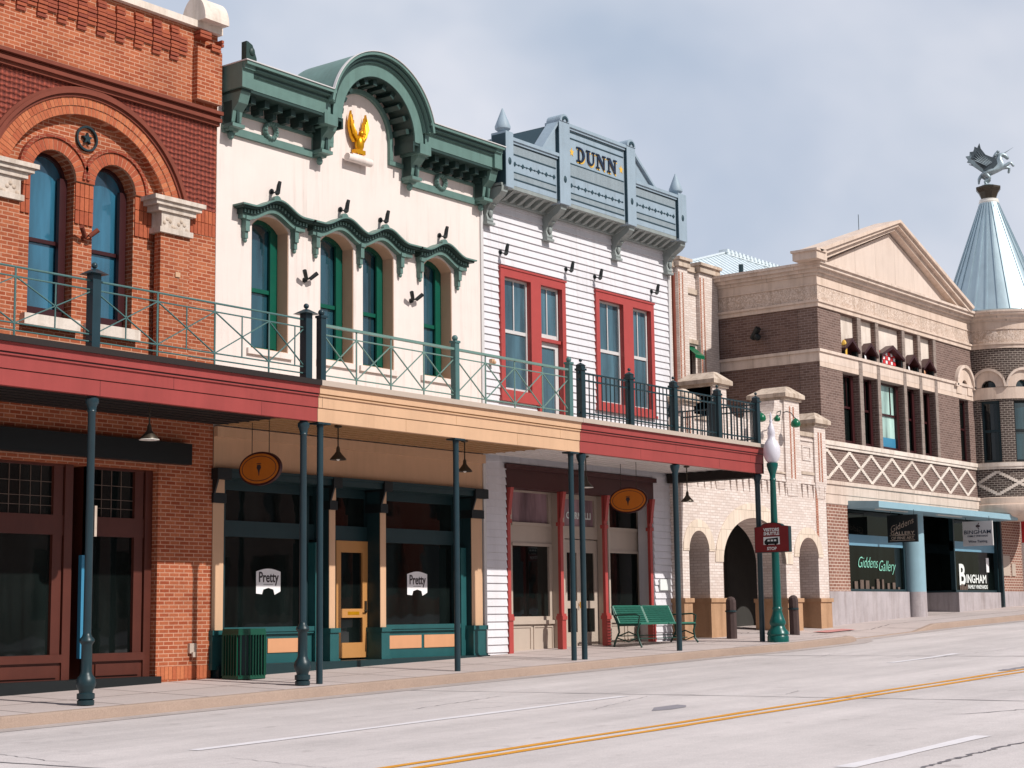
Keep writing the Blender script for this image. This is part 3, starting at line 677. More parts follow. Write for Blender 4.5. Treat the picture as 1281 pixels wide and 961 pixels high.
mb = MB(); mb.plate([(18.98, 9.43), (19.22, 9.43), (19.22, 9.5), (19.17, 9.62), (19.12, 9.72), (19.02, 9.76), (18.98, 9.76)], [], -.62, -.50); mb.ball((19.11, -.63, 9.6), .06, (1, .4, 1.2), 8)
mb.build('acroterion', M['green_dk'], C_)
# gilded eagle on its ledge
mb = MB(); mb.tube([(21.98, -.12, 8.46), (22.62, -.12, 8.46)], .075, 12); mb.box(22.1, 22.5, -.16, 0, 8.5, 8.55); lg = mb.build('ledge', M['stucco'], C_)
mb = MB(); ex, ez = 22.31, 8.55
mb.ball((ex, -.12, ez+.22), .10, (1, .9, 1.6), 12); mb.ball((ex+.02, -.15, ez+.42), .055, (1, 1, 1), 10); mb.tube([(ex+.05, -.17, ez+.43), (ex+.10, -.2, ez+.40)], [.025, .006], 6)
for s_ in (-1, 1):
    wg = [(.03, .26), (.13, .24), (.20, .34), (.245, .48), (.255, .60), (.235, .72), (.20, .83), (.185, .70), (.165, .76), (.155, .62), (.13, .66), (.125, .54), (.09, .50), (.04, .44)]
    mb.plate([(ex+s_*p, ez+q) for p, q in wg], [], -.11, -.06)
    for i in range(5): mb.tube([(ex+s_*(.06+.025*i), -.13, ez+.29+.02*i), (ex+s_*(.12+.027*i), -.14, ez+.40+.035*i), (ex+s_*(.13+.024*i), -.115, ez+.52+.055*i)], [.022, .022, .008], 6)
    for i in range(5): mb.tube([(ex+s_*(.05+.03*i), -.135, ez+.25+.03*i), (ex+s_*(.08+.03*i), -.145, ez+.36+.03*i)], [.02, .012], 6)
mb.box(ex-.12, ex+.12, -.17, -.04, ez+.02, ez+.10); mb.tube([(ex-.05, -.12, ez+.1), (ex-.06, -.14, ez)], .022, 6); mb.tube([(ex+.05, -.12, ez+.1), (ex+.06, -.14, ez)], .022, 6)
for i in range(4): mb.tube([(ex-.05+.033*i, -.1, ez+.1), (ex-.09+.06*i, -.13, ez-.02)], .018, 6)
mb.build('gilded_eagle', M['gold'], C_)
# shopfront
mb = MB(); mb.box(18.9, 26.0, -.10, .01, 3.03, 3.2); mb.box(18.9, 26, -.012, .01, 2.49, 3.03); sfr = mb.build('shop_frieze', M['tan'], C_)
mb = MB(); mb.box(18.9, 26.0, -.10, .4, 2.36, 2.49); mb.box(18.9, 26, -.14, -.02, 2.47, 2.51); yw = .35
mb.box(19.16, 25.62, yw, yw+.12, 2.2, 2.36); mb.box(19.16, 25.62, yw-.03, yw+.1, 1.41, 1.68)
mb.box(21.60, 21.78, yw-.08, yw+.3, -.75, 2.36); mb.box(22.98, 23.28, yw-.02, yw+.2, -.75, 2.36); mb.box(19.12, 19.20, .02, yw+.1, -.75, 2.36); mb.box(21.93, 22.15, yw, yw+.15, -.75, 2.36)
mb.box(25.50, 25.66, yw-.1, yw+.1, -.75, 2.36); mb.box(21.3, 21.45, yw-.05, yw+.1, -.2, 2.3)
sh = mb.build('shopfront', M['teal_dk'], C_)
mb = MB(); mb.box(21.43, 21.60, .12, .3, -.75, 1.35); mb.box(25.46, 25.62, .12, .3, -.75, 1.35); mb.build('corner_post', M['teal'], sh)
for a, b in ((19.2, 21.42), (23.28, 25.5)):
    mb = MB(); mb.box(a, b, yw+.05, yw+.065, -.15, 1.42); mb.build('display_window', M['glass_dark'], sh)
    mb = MB(); mb.box(a, b, yw+.05, yw+.065, 1.67, 2.21); mb.build('transom_window', M['glass_dark'], sh)
    mb = MB(); mb.box(a, b, yw-.22, yw+.1, -.20, -.12); mb.box(a, b, yw-.20, yw+.1, -.24, -.20); mb.box(a, b, yw-.15, yw+.1, -.74, -.24)
    bk = mb.build('bulkhead', M['teal'], sh)
    c = (a+b)/2
    for p, q in ((a+.10, c-.04), (c+.04, b-.12)):
        mb = MB(); mb.box(p, q, yw-.165, yw-.14, -.56, -.32); mb.build('bulkhead_panel', M['peach'], bk)
mb = MB(); mb.box(22.15, 23.0, yw+.05, yw+.065, 1.67, 2.21); mb.build('transom_window', M['glass_dark'], sh)
for x0_, x1_ in ((18.89, 19.14), (21.64, 21.80), (22.98, 23.14), (25.63, 25.97)):
    mb = MB(); mb.box(x0_, x1_, 0, yw, -.72, 1.93); mb.box(x0_, x1_, -.03, yw, 2.09, 2.36)
    pl = mb.build('pilaster', M['teal_dk'], sh)
    mb = MB(); mb.box(x0_+.004, x1_-.004, -.012, 0, -.2, 1.93); mb.box(x0_+.02, x1_-.02, -.042, -.03, 2.10, 2.33); mb.build('pilaster_face', M['tan'], pl)
    mb = MB(); mb.box(x0_-.02, x1_+.02, -.05, yw, 1.93, 2.09); mb.box(x0_-.03, x1_+.03, -.16, yw, 2.32, 2.50); mb.plate([(-.16, 2.34), (-.02, 2.34), (-.02, 2.08), (-.06, 2.08)], [], x0_-.02, x0_+.012, frame=lambda u, v, d: (d, u, v))
    mb.build('pilaster_bracket', M['black'], pl)
    mb = MB(); mb.box(x0_-.03, x1_+.03, -.07, yw, -.76, -.24); mb.box(x0_-.05, x1_+.05, -.10, yw, -.24, -.16); mb.box(x0_-.05, x1_+.05, -.09, yw, -.80, -.70); mb.build('pedestal', M['teal'], pl)
# door
dr = MB(); xa, xb, zb, zt = 22.15, 22.98, -.70, 1.41
dr.plate(rect(xa, xb, zb, zt), [rect(xa+.12, xb-.14, .18, 1.20), rect(xa+.12, xb-.14, -.43, .02)], yw-.05, yw+.02)
d_ = dr.build('shop_door', M['door'], sh)
mb = MB(); mb.box(xa+.1, xb-.12, yw-.01, yw, .16, 1.22); mb.box(xa+.1, xb-.12, yw-.01, yw, -.45, .04); mb.build('door_pane', M['glass_dark'], d_)
mb = MB(); mb.box(xb-.09, xb-.05, yw-.075, yw-.05, .1, .32); mb.tube([(xb-.07, yw-.1, .14), (xb-.14, yw-.1, .14)], .014, 6); mb.tube([(xb-.07, yw-.05, .14), (xb-.07, yw-.1, .14)], .012, 6); mb.build('door_handle', M['bronze'], d_)
mb = MB(); mb.box(xa+.30, xa+.60, yw-.054, yw-.05, .07, .13); mb.build('letter_slot', M['gold'], d_)
mb = MB(); xs = [18.95, 21, 23, 25, 26.03]
mb.add([(x, yy, zz(x)) for x in xs for yy, zz in ((-.13, lambda x: zf(x)-.1), (-.13, lambda x: max(-.735, zf(x)+.01)), (.4, lambda x: max(-.735, zf(x)+.01)), (.4, lambda x: zf(x)-.1))],
       [(i*4+j, i*4+(j+1)%4, (i+1)*4+(j+1)%4, (i+1)*4+j) for i in range(4) for j in range(4)]+[(0,1,2,3), (16,17,18,19)])
mb.build('base_step', M['teal_dk'], sh)
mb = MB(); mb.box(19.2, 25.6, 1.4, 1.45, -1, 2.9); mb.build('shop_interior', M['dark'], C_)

# ================================================================ 3. white clapboard building
D_ = thing('clapboard_building', 'white clapboard building with blue grey parapet and red framed windows', 'building', (29.5, 0, -.7))
UP = [(26.60, 28.86, 3.9, 7.12), (30.00, 32.33, 4.50, 7.12)]
SHP = (26.76, 32.18, -1.0, 3.02)
mb = MB(); mb.plate(rect(26.0, 33.1, -.9, 9.4), [[(26.66, 4.44), (27.92, 4.44), (27.92, 3.8), (28.80, 3.8), (28.80, 7.07), (26.66, 7.07)], rect(30.05, 32.28, 4.53, 7.07)]+[rect(SHP[0]+.03, SHP[1]-.03, -.89, SHP[3]-.02)], .03, .4)
w3 = mb.build('wall', M['siding'], D_)
mb = MB(); h = .152; n = int((8.6+.9)/h)
for i in range(n):
    z0_, z1_ = -.85+i*h, -.85+(i+1)*h; iv = [(26.08, 33.03)]
    for a, b, c, d in [(26.60, 27.88, 4.38, 7.12), (27.86, 28.86, 3.7, 7.12), UP[1], SHP]:
        if z1_ > c+.01 and z0_ < d-.01:
            iv = [s for (p, q) in iv for s in ((p, min(q, a)), (max(p, b), q)) if s[1]-s[0] > .02]
    for p, q in iv:
        mb.add([(x, y_, z_) for x in (p, q) for y_, z_ in ((.03, z0_), (-.022, z0_), (.008, z1_-.001), (.03, z1_-.001))], [(0,1,2,3), (4,7,6,5), (0,4,5,1), (1,5,6,2), (2,6,7,3)])
mb.build('siding', M['siding'], D_)
mb = MB(); mb.box(26.0, 26.08, -.035, .03, -.9, 8.7); mb.box(33.02, 33.11, -.04, .5, -.7, 8.7); mb.build('corner_board', M['white'], D_)
mb = MB(); mb.box(26.01, 33.09, .95, 13, -.9, 9.5); mb.box(26.01, 26.3, .4, 13, -.9, 9.5); mb.box(32.8, 33.10, .4, 13, -.9, 9.5); mb.box(26.02, 33.08, .4, .95, 3.3, 3.5); mb.build('side_wall', M['siding'], D_)
# red framed pair with the door
def redcase(x0, x1, z0, z1, mx0, mx1, door):
    mb = MB(); hs = [rect(x0+.13, mx0, 4.6 if door else z0+.16, z1-.17), rect(mx1, x1-.13, z0+(.05 if door else .16), z1-.17)]
    mb.plate([(x0, 4.38), (27.88, 4.38), (27.88, 3.76), (x1, 3.76), (x1, z1), (x0, z1)] if door else rect(x0, x1, z0, z1), hs, -.06, .12); mb.box(x0-.02, x1+.02, -.08, -.02, z1, z1+.04)
    if not door: mb.box(x0-.03, x1+.03, -.09, -.02, z0-.04, z0+.02)
    return mb.build('window_casing', M['red2'], D_)
c1 = redcase(26.60, 28.86, 3.9, 7.12, 27.62, 27.97, True)
def sashw(par, x0, x1, z0, z1, rail, up_bar=True):
    return window(par, R4, x0, x1, z0, z1, .05, M['white'], M['glass_grey'], .04, rails=(rail,), rw=.07, bars=[((x0+x1)/2, rail, z1-.04)] if up_bar else (), bm=M['white'], name='sash')
sashw(c1, 26.75, 27.62, 4.62, 6.95, 5.84)
mb = MB(); mb.box(26.57, 27.87, -.09, -.03, 4.36, 4.42); mb.build('sill', M['red2'], c1)
sashw(c1, 27.97, 28.71, 5.83, 6.95, 5.9)
dd = window(c1, R4, 27.97, 28.71, 3.9, 5.76, .06, M['white'], M['glass_grey'], .11, name='balcony_door')
mb = MB(); mb.box(27.97, 28.71, -.02, .1, 5.76, 5.83); mb.build('door_head', M['red2'], c1)
c2 = redcase(30.00, 32.33, 4.50, 7.12, 31.07, 31.46, False)
sashw(c2, 30.15, 31.07, 4.66, 6.95, 5.83); sashw(c2, 31.46, 32.18, 4.66, 6.95, 5.83)
# parapet
yp = -.5
mb = MB(); mb.plate([(26.2, 8.74), (33.0, 8.74), (33.0, 9.68), (30.9, 9.68), (30.9, 10.42), (28.05, 10.42), (28.05, 9.68), (26.2, 9.68)], [], yp, yp+.25)
for a, b, zt in ((26.2, 28.02, 9.70), (30.9, 33.0, 9.70), (28.4, 30.6, 10.44)): mb.box(a, b, yp-.07, yp+.3, zt-.04, zt+.03); mb.box(a, b, yp-.04, yp, zt-.09, zt-.04)
mb.plate([(27.45, 9.72), (28.02, 9.72), (28.02, 10.36)], [], yp+.02, yp+.2); mb.plate([(30.92, 9.72), (31.75, 9.72), (30.92, 10.30)], [], yp+.02, yp+.2)
pa = mb.build('parapet', M['blue_grey'], D_)
mb = MB(); mb.plate([(27.42, 9.72), (28.04, 10.46), (28.04, 10.39), (27.5, 9.72)], [], yp-.05, yp+.25); mb.plate([(30.9, 10.42), (31.82, 9.72), (31.74, 9.72), (30.9, 10.34)], [], yp-.05, yp+.25); mb.build('raking_trim', M['blue_grey'], pa)
mb = MB()   # sloping roofs behind the gablets
mb.add([(28.05, yp+.25, 10.40), (27.45, yp+.25, 9.70), (27.45, 2.2, 9.70), (28.05, 2.2, 10.40), (28.3, yp+.25, 9.7), (28.3, 2.2, 9.7)], [(0,1,2,3), (0,3,5,4), (3,2,5)])
mb.add([(30.9, yp+.25, 10.36), (31.8, yp+.25, 9.70), (31.8, 2.2, 9.70), (30.9, 2.2, 10.36)], [(0,1,2,3)]); mb.build('gablet_roof', M['blue_dk'], pa)
for x0_, x1_, zt in ((26.17, 26.42, 9.82), (28.02, 28.40, 10.46), (30.58, 30.92, 10.46), (32.70, 33.05, 9.78)):
    mb = MB(); mb.box(x0_, x1_, yp-.075, yp+.305, 8.655, zt)
    c = (x0_+x1_)/2; tall = zt > 10
    if tall: mb.plate([(c+.17*math.cos(PI*i/12), zt+.17*math.sin(PI*i/12)) for i in range(13)], [], yp-.09, yp+.28)
    po = mb.build('parapet_post', M['blue_grey'], pa)
    if not tall:
        mb = MB(); mb.lathe(c, yp+.1, [(.05, zt), (.09, zt+.02), (.16, zt+.08), (.165, zt+.13), (.12, zt+.25), (.06, zt+.40), (.012, zt+.52)], 14); mb.build('finial', M['blue_grey'], po)
    else:
        mb = MB(); mb.arc(c, zt+.02, .05, .10, 0, 180, yp-.11, yp-.09, 10); mb.build('shell_ornament', M['blue_dk'], po)
    mb = MB(); mb.box(x0_-.012, x0_, yp-.065, yp+.28, 8.70, zt-.05); mb.ball((c, yp-.07, 9.2), .06, (1, .4, 1.4), 8); mb.build('post_groove', M['blue_dk'], po)
mb = MB(); dots = MB(); st_ = MB()
for a, b, lines, em in ((26.45, 28.0, (9.60, 9.40, 9.02, 8.88), 9.20), (28.43, 30.56, (10.32, 10.18, 9.62, 9.34, 8.97, 8.84), 9.14), (30.95, 32.68, (9.60, 9.40, 9.02, 8.88), 9.20)):
    for z_ in lines: mb.box(a+.03, b-.03, yp-.012, yp, z_-.012, z_+.012)
    st_.box(a+.03, b-.03, yp-.006, yp+.01, lines[-1]+.012, lines[-2]-.012); st_.box(a+.03, b-.03, yp-.006, yp+.01, lines[-3]+.012, lines[-4]-.012)
    k = int((b-a)/.13)
    for i in range(k):
        x = a+.1+(b-a-.2)*i/(k-1); r = .05 if i % 2 == 0 else .022
        dots.plate([(x-r, em), (x, em-r), (x+r, em), (x, em+r)], [], yp-.014, yp+.002)
    dots.box(a+.06, b-.06, yp-.010, yp, em-.006, em+.006)
mb.build('groove', M['blue_dk'], pa); dots.build('stencil_band', M['blue_dk'], pa); st_.build('fluted_band', paint('blue_grey_flutes', '8b979e', .6, .2, 40), pa)
def dunn(mb, ox, oz, y0, y1, g_=0.0):
    H_ = .32
    def P_(pts, holes=()): mb.plate([(ox+a, oz+b) for a, b in pts], [[(ox+a, oz+b) for a, b in h_] for h_ in holes], y0, y1)
    def st(x, w_): P_(rect(x-g_, x+w_+g_, -g_, H_+g_))
    def se(x, z): P_(rect(x-g_, x+.15+g_, z-g_, z+.028+g_))
    d0 = [(.06, 0)]+[(.13+.17*math.cos(-PI/2+PI*i/14), .16+.16*math.sin(-PI/2+PI*i/14)) for i in range(15)]+[(.06, H_)]
    d1 = [(.10, .035)]+[(.13+.10*math.cos(-PI/2+PI*i/14), .16+.125*math.sin(-PI/2+PI*i/14)) for i in range(15)]+[(.10, H_-.035)]
    P_(d0, [d1]); P_(rect(.0, .12, 0, .028)); P_(rect(.0, .12, H_-.028, H_))
    u0 = [(.40, H_), (.40, .13)]+[(.525+.125*math.cos(PI+PI*i/12), .13+.13*math.sin(PI+PI*i/12)) for i in range(13)]+[(.65, H_), (.62, H_), (.62, .13)]+[(.545+.075*math.cos(-PI*i/12), .13+.085*math.sin(-PI*i/12)) for i in range(13)]+[(.47, H_)]
    P_(u0); P_(rect(.36, .51, H_-.028, H_)); P_(rect(.575, .69, H_-.028, H_))
    for q in (.78, 1.21):
        P_([(q, 0), (q+.03, 0), (q+.03, H_-.08), (q+.24, 0), (q+.27, 0), (q+.27, H_), (q+.24, H_), (q+.24, .10), (q+.07, H_), (q, H_)]); P_(rect(q-.05, q+.075, 0, .028)); P_(rect(q-.05, q+.06, H_-.028, H_)); P_(rect(q+.195, q+.32, H_-.028, H_))
le = MB(); dunn(le, 28.72, 9.72, yp-.03, yp-.012); le.build('lettering', M['navy'], pa)
le = MB(); dunn(le, 28.755, 9.685, yp-.009, yp-.002)
for x in (28.56, 30.44): le.plate([(x+(.085 if i % 2 == 0 else .04)*math.sin(PI*i/5), 9.88+(.10 if i % 2 == 0 else .045)*math.cos(PI*i/5)) for i in range(10)], [], yp-.008, yp)
le.build('gold_letter_shadow', M['gold_flat'], pa)
for x0_ in (28.53, 30.46):
    pass
# soffit with ribs and the carved brackets
mb = MB(); mb.box(26.1, 33.05, yp+.0, .03, 8.66, 8.735); mb.box(26.1, 33.05, -.12, .03, 8.48, 8.66)
so_ = mb.build('parapet_soffit', M['grey_wood'], D_)
n = 26
for i in range(n):
    x = 26.35+(32.8-26.35)*i/(n-1); mb = MB()
    mb.plate([(-.46, 8.66), (-.12, 8.66), (-.12, 8.50), (-.2, 8.52)], [], x-.05, x+.05, frame=lambda u, v, d: (d, u, v)); mb.build('soffit_rib', M['grey_wood'], so_)
for x in (26.2, 28.23, 30.82, 32.96):
    mb = MB(); pr = [(-.52, 8.68), (.02, 8.68), (.02, 7.95), (-.09, 7.95), (-.13, 8.02), (-.10, 8.14), (-.15, 8.28), (-.28, 8.40), (-.42, 8.48), (-.50, 8.56)]
    mb.plate(pr, [], x-.10, x+.10, frame=lambda u, v, d: (d, u, v)); mb.box(x-.13, x+.13, -.15, .0, 7.93, 7.98); br = mb.build('carved_bracket', M['grey_wood'], D_)
    mb = MB(); mb.ball((x, -.14, 8.16), .055, (1, .7, 1.6), 8); mb.tube([(x-.06, -.2, 8.34), (x, -.24, 8.30), (x+.06, -.2, 8.34)], .02, 6); mb.build('acanthus_leaf', M['grey_wood'], br)
# shopfront
yw = .45
mb = MB(); mb.box(26.76, 32.18, -.02, .3, 2.60, 3.02); mb.box(26.70, 32.24, -.08, -.02, 2.98, 3.08); mb.box(26.76, 32.18, .3, yw+.1, 2.62, 2.7)
s3 = mb.build('shopfront', M['maroon'], D_)
for x0_, x1_ in ((26.80, 26.90), (28.60, 28.70), (30.23, 30.33), (32.03, 32.13)):
    c = (x0_+x1_)/2; mb = MB(); mb.box(x0_, x1_, .0, .07, -.06, 2.62); mb.box(x0_-.02, x1_+.02, -.03, .1, -.78, -.08); mb.box(x0_-.035, x1_+.035, -.05, .12, -.08, .0)
    mb.box(x0_-.03, x1_+.03, -.03, .1, .0, .05); mb.box(x0_-.02, x1_+.02, -.02, .1, 1.88, 1.96); mb.plate([(-.10, 2.60), (.02, 2.60), (.02, 2.05), (-.02, 2.05), (-.05, 2.3)], [], x0_, x1_, frame=lambda u, v, d: (d, u, v))
    mb.build('turned_post', M['red2'], s3)
fb = MB()
def fbx(*a): fb.box(*a)
BY = [(27.45, 28.98, 'w'), (29.28, 30.66, 'd'), (30.95, 32.40, 'w')]
fb.plate(rect(26.8, 32.45, -.78, 2.62), [rect(27.53, 28.80, 1.93, 2.58), rect(27.53, 28.80, .0, 1.5), rect(29.36, 30.50, 1.93, 2.52), rect(29.3, 30.62, -.72, 1.66), rect(31.0, 32.24, 1.93, 2.5), rect(31.0, 32.24, 0.0, 1.42)], yw, yw+.12)
fb.box(27.2, 28.95, yw-.06, yw, -.16, -.08); fb.box(30.9, 32.4, yw-.06, yw, -.16, -.08); fb.box(27.5, 28.85, yw-.03, yw, 1.46, 1.52); fb.box(27.5, 28.85, yw-.03, yw, 1.88, 1.95); fb.box(31, 32.3, yw-.03, yw, 1.38, 1.44); fb.box(31, 32.3, yw-.03, yw, 1.88, 1.95)
for a, b in ((27.3, 28.12), (28.2, 28.88), (31.0, 31.6), (31.7, 32.3)):
    fb.box(a, a+.03, yw-.02, yw, -.7, -.2); fb.box(b-.03, b, yw-.02, yw, -.7, -.2); fb.box(a, b, yw-.018, yw, -.23, -.2); fb.box(a, b, yw-.018, yw, -.7, -.67)
fb.box(28.90, 28.97, .16, yw, -.78, 2.62); fb.box(30.60, 30.66, .16, yw, -.78, 2.62)
bo = fb.build('shop_frame', M['beige'], s3)
for a, b, c, d, g_ in ((27.5, 28.83, -.02, 1.52, 'glass_dark'), (27.5, 28.83, 1.9, 2.6, 'glass_mauve'), (29.3, 30.55, 1.9, 2.6, 'glass_mauve'), (30.98, 32.26, -.02, 1.45, 'glass_dark'), (30.98, 32.26, 1.9, 2.55, 'glass_dark')):
    mb = MB(); mb.box(a, b, yw+.05, yw+.06, c, d); mb.build('display_window' if d < 1.6 else 'transom_window', M[g_], bo)
for a, b in ((29.33, 29.95), (29.97, 30.60)):
    mb = MB(); mb.plate(rect(a, b, -.70, 1.64), [rect(a+.13, b-.13, .32, 1.36), rect(a+.13, b-.13, -.35, .16)], yw+.02, yw+.07); d3 = mb.build('shop_door', M['beige'], s3)
    mb = MB(); mb.box(a+.1, b-.1, yw+.045, yw+.055, -.38, .2); mb.box(a+.1, b-.1, yw+.045, yw+.055, .3, 1.4); mb.build('door_pane', M['glass_dark'], d3)
    mb = MB(); hx = b-.08 if a < 29.5 else a+.05; mb.tube([(hx, yw-.02, .16), (hx, yw-.02, .30)], .012, 6); mb.tube([(hx, yw+.03, .23), (hx, yw-.02, .23)], .012, 6); mb.build('door_handle', M['gold'], d3)
mb = MB(); mb.box(28.8, 30.8, -.02, .5, -.9, -.69); mb.build('door_step', M['teal_dk'], s3)
le = MB(); le.text('CORNELLI', .2, (29.95, yw+.04, 2.1), (1, 0, 0), (0, 0, 1), .006, bold=.006); le.build('lettering', M['lettering_white'], s3)
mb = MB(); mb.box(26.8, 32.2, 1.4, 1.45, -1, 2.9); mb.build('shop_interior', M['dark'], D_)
mb = MB(); mb.tube([(33.18, -.07, 8.0), (33.18, -.07, 4.3)], .045, 10); mb.build('downpipe', M['hood'], D_)
mb = MB(); mb.box(32.2+.12, 32.75, -.06, -.03, .55, .80); mb.build('notice_plate', M['lettering_white'], D_)
# ================================================================ balconies over the sidewalk
def balcony(label, x0, x1, fm, cm, end_beam=False):
    b = thing('balcony', label, 'balcony', ((x0+x1)/2, -2.3, zs((x0+x1)/2, -2.3)))
    mb = MB(); e = .004
    x0 += e; x1 -= e
    mb.box(x0, x1, -2.40, -2.30, 3.09, 3.30); mb.box(x0, x1, -2.415, -2.30, 3.313, 3.49); mb.box(x0, x1, -2.44, -2.30, 3.49, 3.51); mb.box(x0, x1, -2.45, -2.30, 3.535, 3.64); mb.box(x0, x1, -2.47, -2.30, 3.64, 3.66)
    f = mb.build('fascia', fm, b)
    mb = MB(); mb.box(x0, x1, -2.43, -2.31, 3.51, 3.535); mb.box(x0, x1, -2.39, -2.31, 3.30, 3.313); mb.build('board_gap', M['maroon'] if fm == M['red'] else M['soffit_tan'], f)
    mb = MB(); x = x0+2.1
    while x < x1-.6:
        mb.box(x-.003, x+.003, -2.4012, -2.39, 3.09, 3.30); mb.box(x+1.3-.003, x+1.3+.003, -2.4162, -2.40, 3.315, 3.49); x += 3.05
    mb.build('board_joint', M['maroon'] if fm == M['red'] else M['soffit_tan'], f)
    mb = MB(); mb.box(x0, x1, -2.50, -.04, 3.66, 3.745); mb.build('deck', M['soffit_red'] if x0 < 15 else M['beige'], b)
    mb = MB(); mb.box(x0, x1, -2.30, -.11, 3.22, 3.25)
    if end_beam: mb.box(x1-.16, x1, -2.30, -.1, 3.0, 3.22)
    n = 9
    for i in range(1, n): mb.box(x0, x1, -2.3+2.2*i/n-.012, -2.3+2.2*i/n, 3.205, 3.22)
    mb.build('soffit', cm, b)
    if end_beam:
        mb = MB(); mb.box(x1-.01, x1+.012, -2.42, -.05, 3.09, 3.66); mb.box(x1-.3, x1-.01, -2.3, -.05, 3.0, 3.2); mb.build('end_beam', M['soffit_red'], b)
    return b
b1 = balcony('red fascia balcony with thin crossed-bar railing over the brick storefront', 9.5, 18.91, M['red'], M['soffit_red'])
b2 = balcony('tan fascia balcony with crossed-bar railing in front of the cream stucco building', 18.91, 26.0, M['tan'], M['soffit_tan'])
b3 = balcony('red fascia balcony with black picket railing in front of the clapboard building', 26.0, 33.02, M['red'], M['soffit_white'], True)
def column(b, x, ornate=False, r=.065, capital=False):
    z0 = zs(x, -2.3); mb = MB()
    if ornate:
        pr = [(.115, z0), (.115, z0+.06), (.095, z0+.07), (.12, z0+.085), (.12, z0+.15), (.09, z0+.16), (.095, z0+.19), (.125, z0+.24), (.135, z0+.29), (.12, z0+.36), (.088, z0+.40), (.075, z0+.44), (.072, z0+.80), (.085, z0+.82), (.105, z0+.85), (.10, z0+.88), (.07, z0+.91), (r, z0+.95)]
        flutes = True
        mb.lathe(x, -2.3, pr, 24); ba = mb
        c = MB(); c.lathe(x, -2.3, [(r, z0+.95), (r*.95, 2.86), (r*1.2, 2.88), (r*1.05, 2.9), (r*1.3, 2.96), (r*1.7, 3.0), (r*1.7, 3.05), (r*1.1, 3.08), (r*1.1, 3.22)], 20)
        col_ = c.build('column', M['column'], b); ba.build('column_base', M['iron'], col_)
    else:
        c = MB(); pr = [(r, z0-.02), (r, 3.0)]
        if capital: pr += [(r*1.05, 2.9), (r*1.5, 2.96), (r*1.7, 3.03), (r*1.2, 3.08)]
        pr = [(r, z0-.02), (r, 2.86)]+([(r*1.15, 2.88), (r*1.0, 2.91), (r*1.5, 2.98), (r*1.7, 3.03), (r*1.7, 3.07)] if capital else [(r, 3.0), (r*1.1, 3.04)])+[(r, 3.09), (r, 3.22)]
        c.lathe(x, -2.3, pr, 20)
        if not capital: c.box(x-.14, x+.14, -2.4, -2.2, 3.06, 3.088)
        col_ = c.build('column', M['column'], b)
    return col_
column(b1, 10.4, True); c1_ = column(b1, 14.60, True, .055); column(b1, 18.70, True, .056)
mb = MB(); mb.box(14.655, 14.695, -2.34, -2.25, 1.16, 1.58); mb.build('utility_box', M['capstone'], b1)
column(b2, 19.07, False, .052); column(b2, 22.43, False, .052); column(b2, 25.84, False, .052)
column(b3, 26.18, False, .056, True); column(b3, 29.52, False, .058, True); column(b3, 32.93, False, .06, True)
# railings
def xrail(b, bays, mids, mat, zt, z2, z3, z4, flat, half_last=None):
    x0, x1 = bays[0], bays[-1]; y = -2.3
    mb = MB()
    if flat: mb.box(x0, x1, y-.035, y+.035, zt-.02, zt+.02)
    else: mb.tube([(x0, y, zt), (x1, y, zt)], .016, 8)
    for z_ in (z2, z3, z4):
        if z_: mb.tube([(x0, y, z_), (x1, y, z_)], .012, 6)
    for x in bays: mb.tube([(x, y, 3.75 if not flat else z3-.1), (x, y, zt)], .015, 6)
    r = mb.build('railing', mat, b)
    for p, q in zip(bays, bays[1:]):
        for za, zb in ((z2, z3), (z3, z2)):
            m2 = MB(); m2.bar((p, y, za), (q, y, zb), .022, .014, up=(0, 1, 0)); m2.build('brace', mat, r)
    for x in mids:
        m2 = MB(); m2.tube([(x, y, z3), (x, y, z2)], .011, 6); m2.build('upright', mat, r)
    return r
r1 = xrail(b1, [9.6, 11.0, 12.1, 13.30, 14.59, 15.73, 16.83, 17.94, 18.72], [11.55, 12.7, 13.95, 15.16, 16.28, 17.38, 18.5], M['rail_a'], 4.71, 4.58, 3.95, 3.85, False)
for x in (14.59, 18.75, 10.4):
    mb = MB(); mb.box(x-.07, x+.07, -2.37, -2.23, 3.74, 4.80)
    mb.add([(x-.15, -2.45, 4.80), (x+.15, -2.45, 4.80), (x+.15, -2.15, 4.80), (x-.15, -2.15, 4.80), (x-.03, -2.33, 4.88), (x+.03, -2.33, 4.88), (x+.03, -2.27, 4.88), (x-.03, -2.27, 4.88)], [(0,1,5,4), (1,2,6,5), (2,3,7,6), (3,0,4,7), (0,3,2,1), (4,5,6,7)])
    mb.ball((x, -2.3, 4.93), .045, n=10); mb.build('newel_post', M['column'], r1)
r2 = xrail(b2, [19.14, 19.91, 20.75, 21.59, 22.43, 23.28, 24.13, 24.98, 25.85], [], M['rail_b'], 4.67, 4.52, 3.86, None, True)
for x in (19.09, 22.43, 25.83):
    mb = MB(); mb.box(x-.055, x+.055, -2.355, -2.245, 3.74, 4.80); mb.box(x-.07, x+.07, -2.37, -2.23, 4.78, 4.82); mb.ball((x, -2.3, 4.87), .055, n=10); mb.build('newel_post', M['column'] if x < 20 else M['rail_b'] if False else M['rail_a'], r2)
mb = MB(); y = -2.3
for z_, t in ((4.66, .02), (4.52, .014), (3.88, .016)):
    mb.box(26.1, 33.0, y-t, y+t, z_-.015, z_+.015); mb.box(32.98, 33.02, -2.3, -.02, z_-.015, z_+.015)
r3 = mb.build('railing', M['iron'], b3)
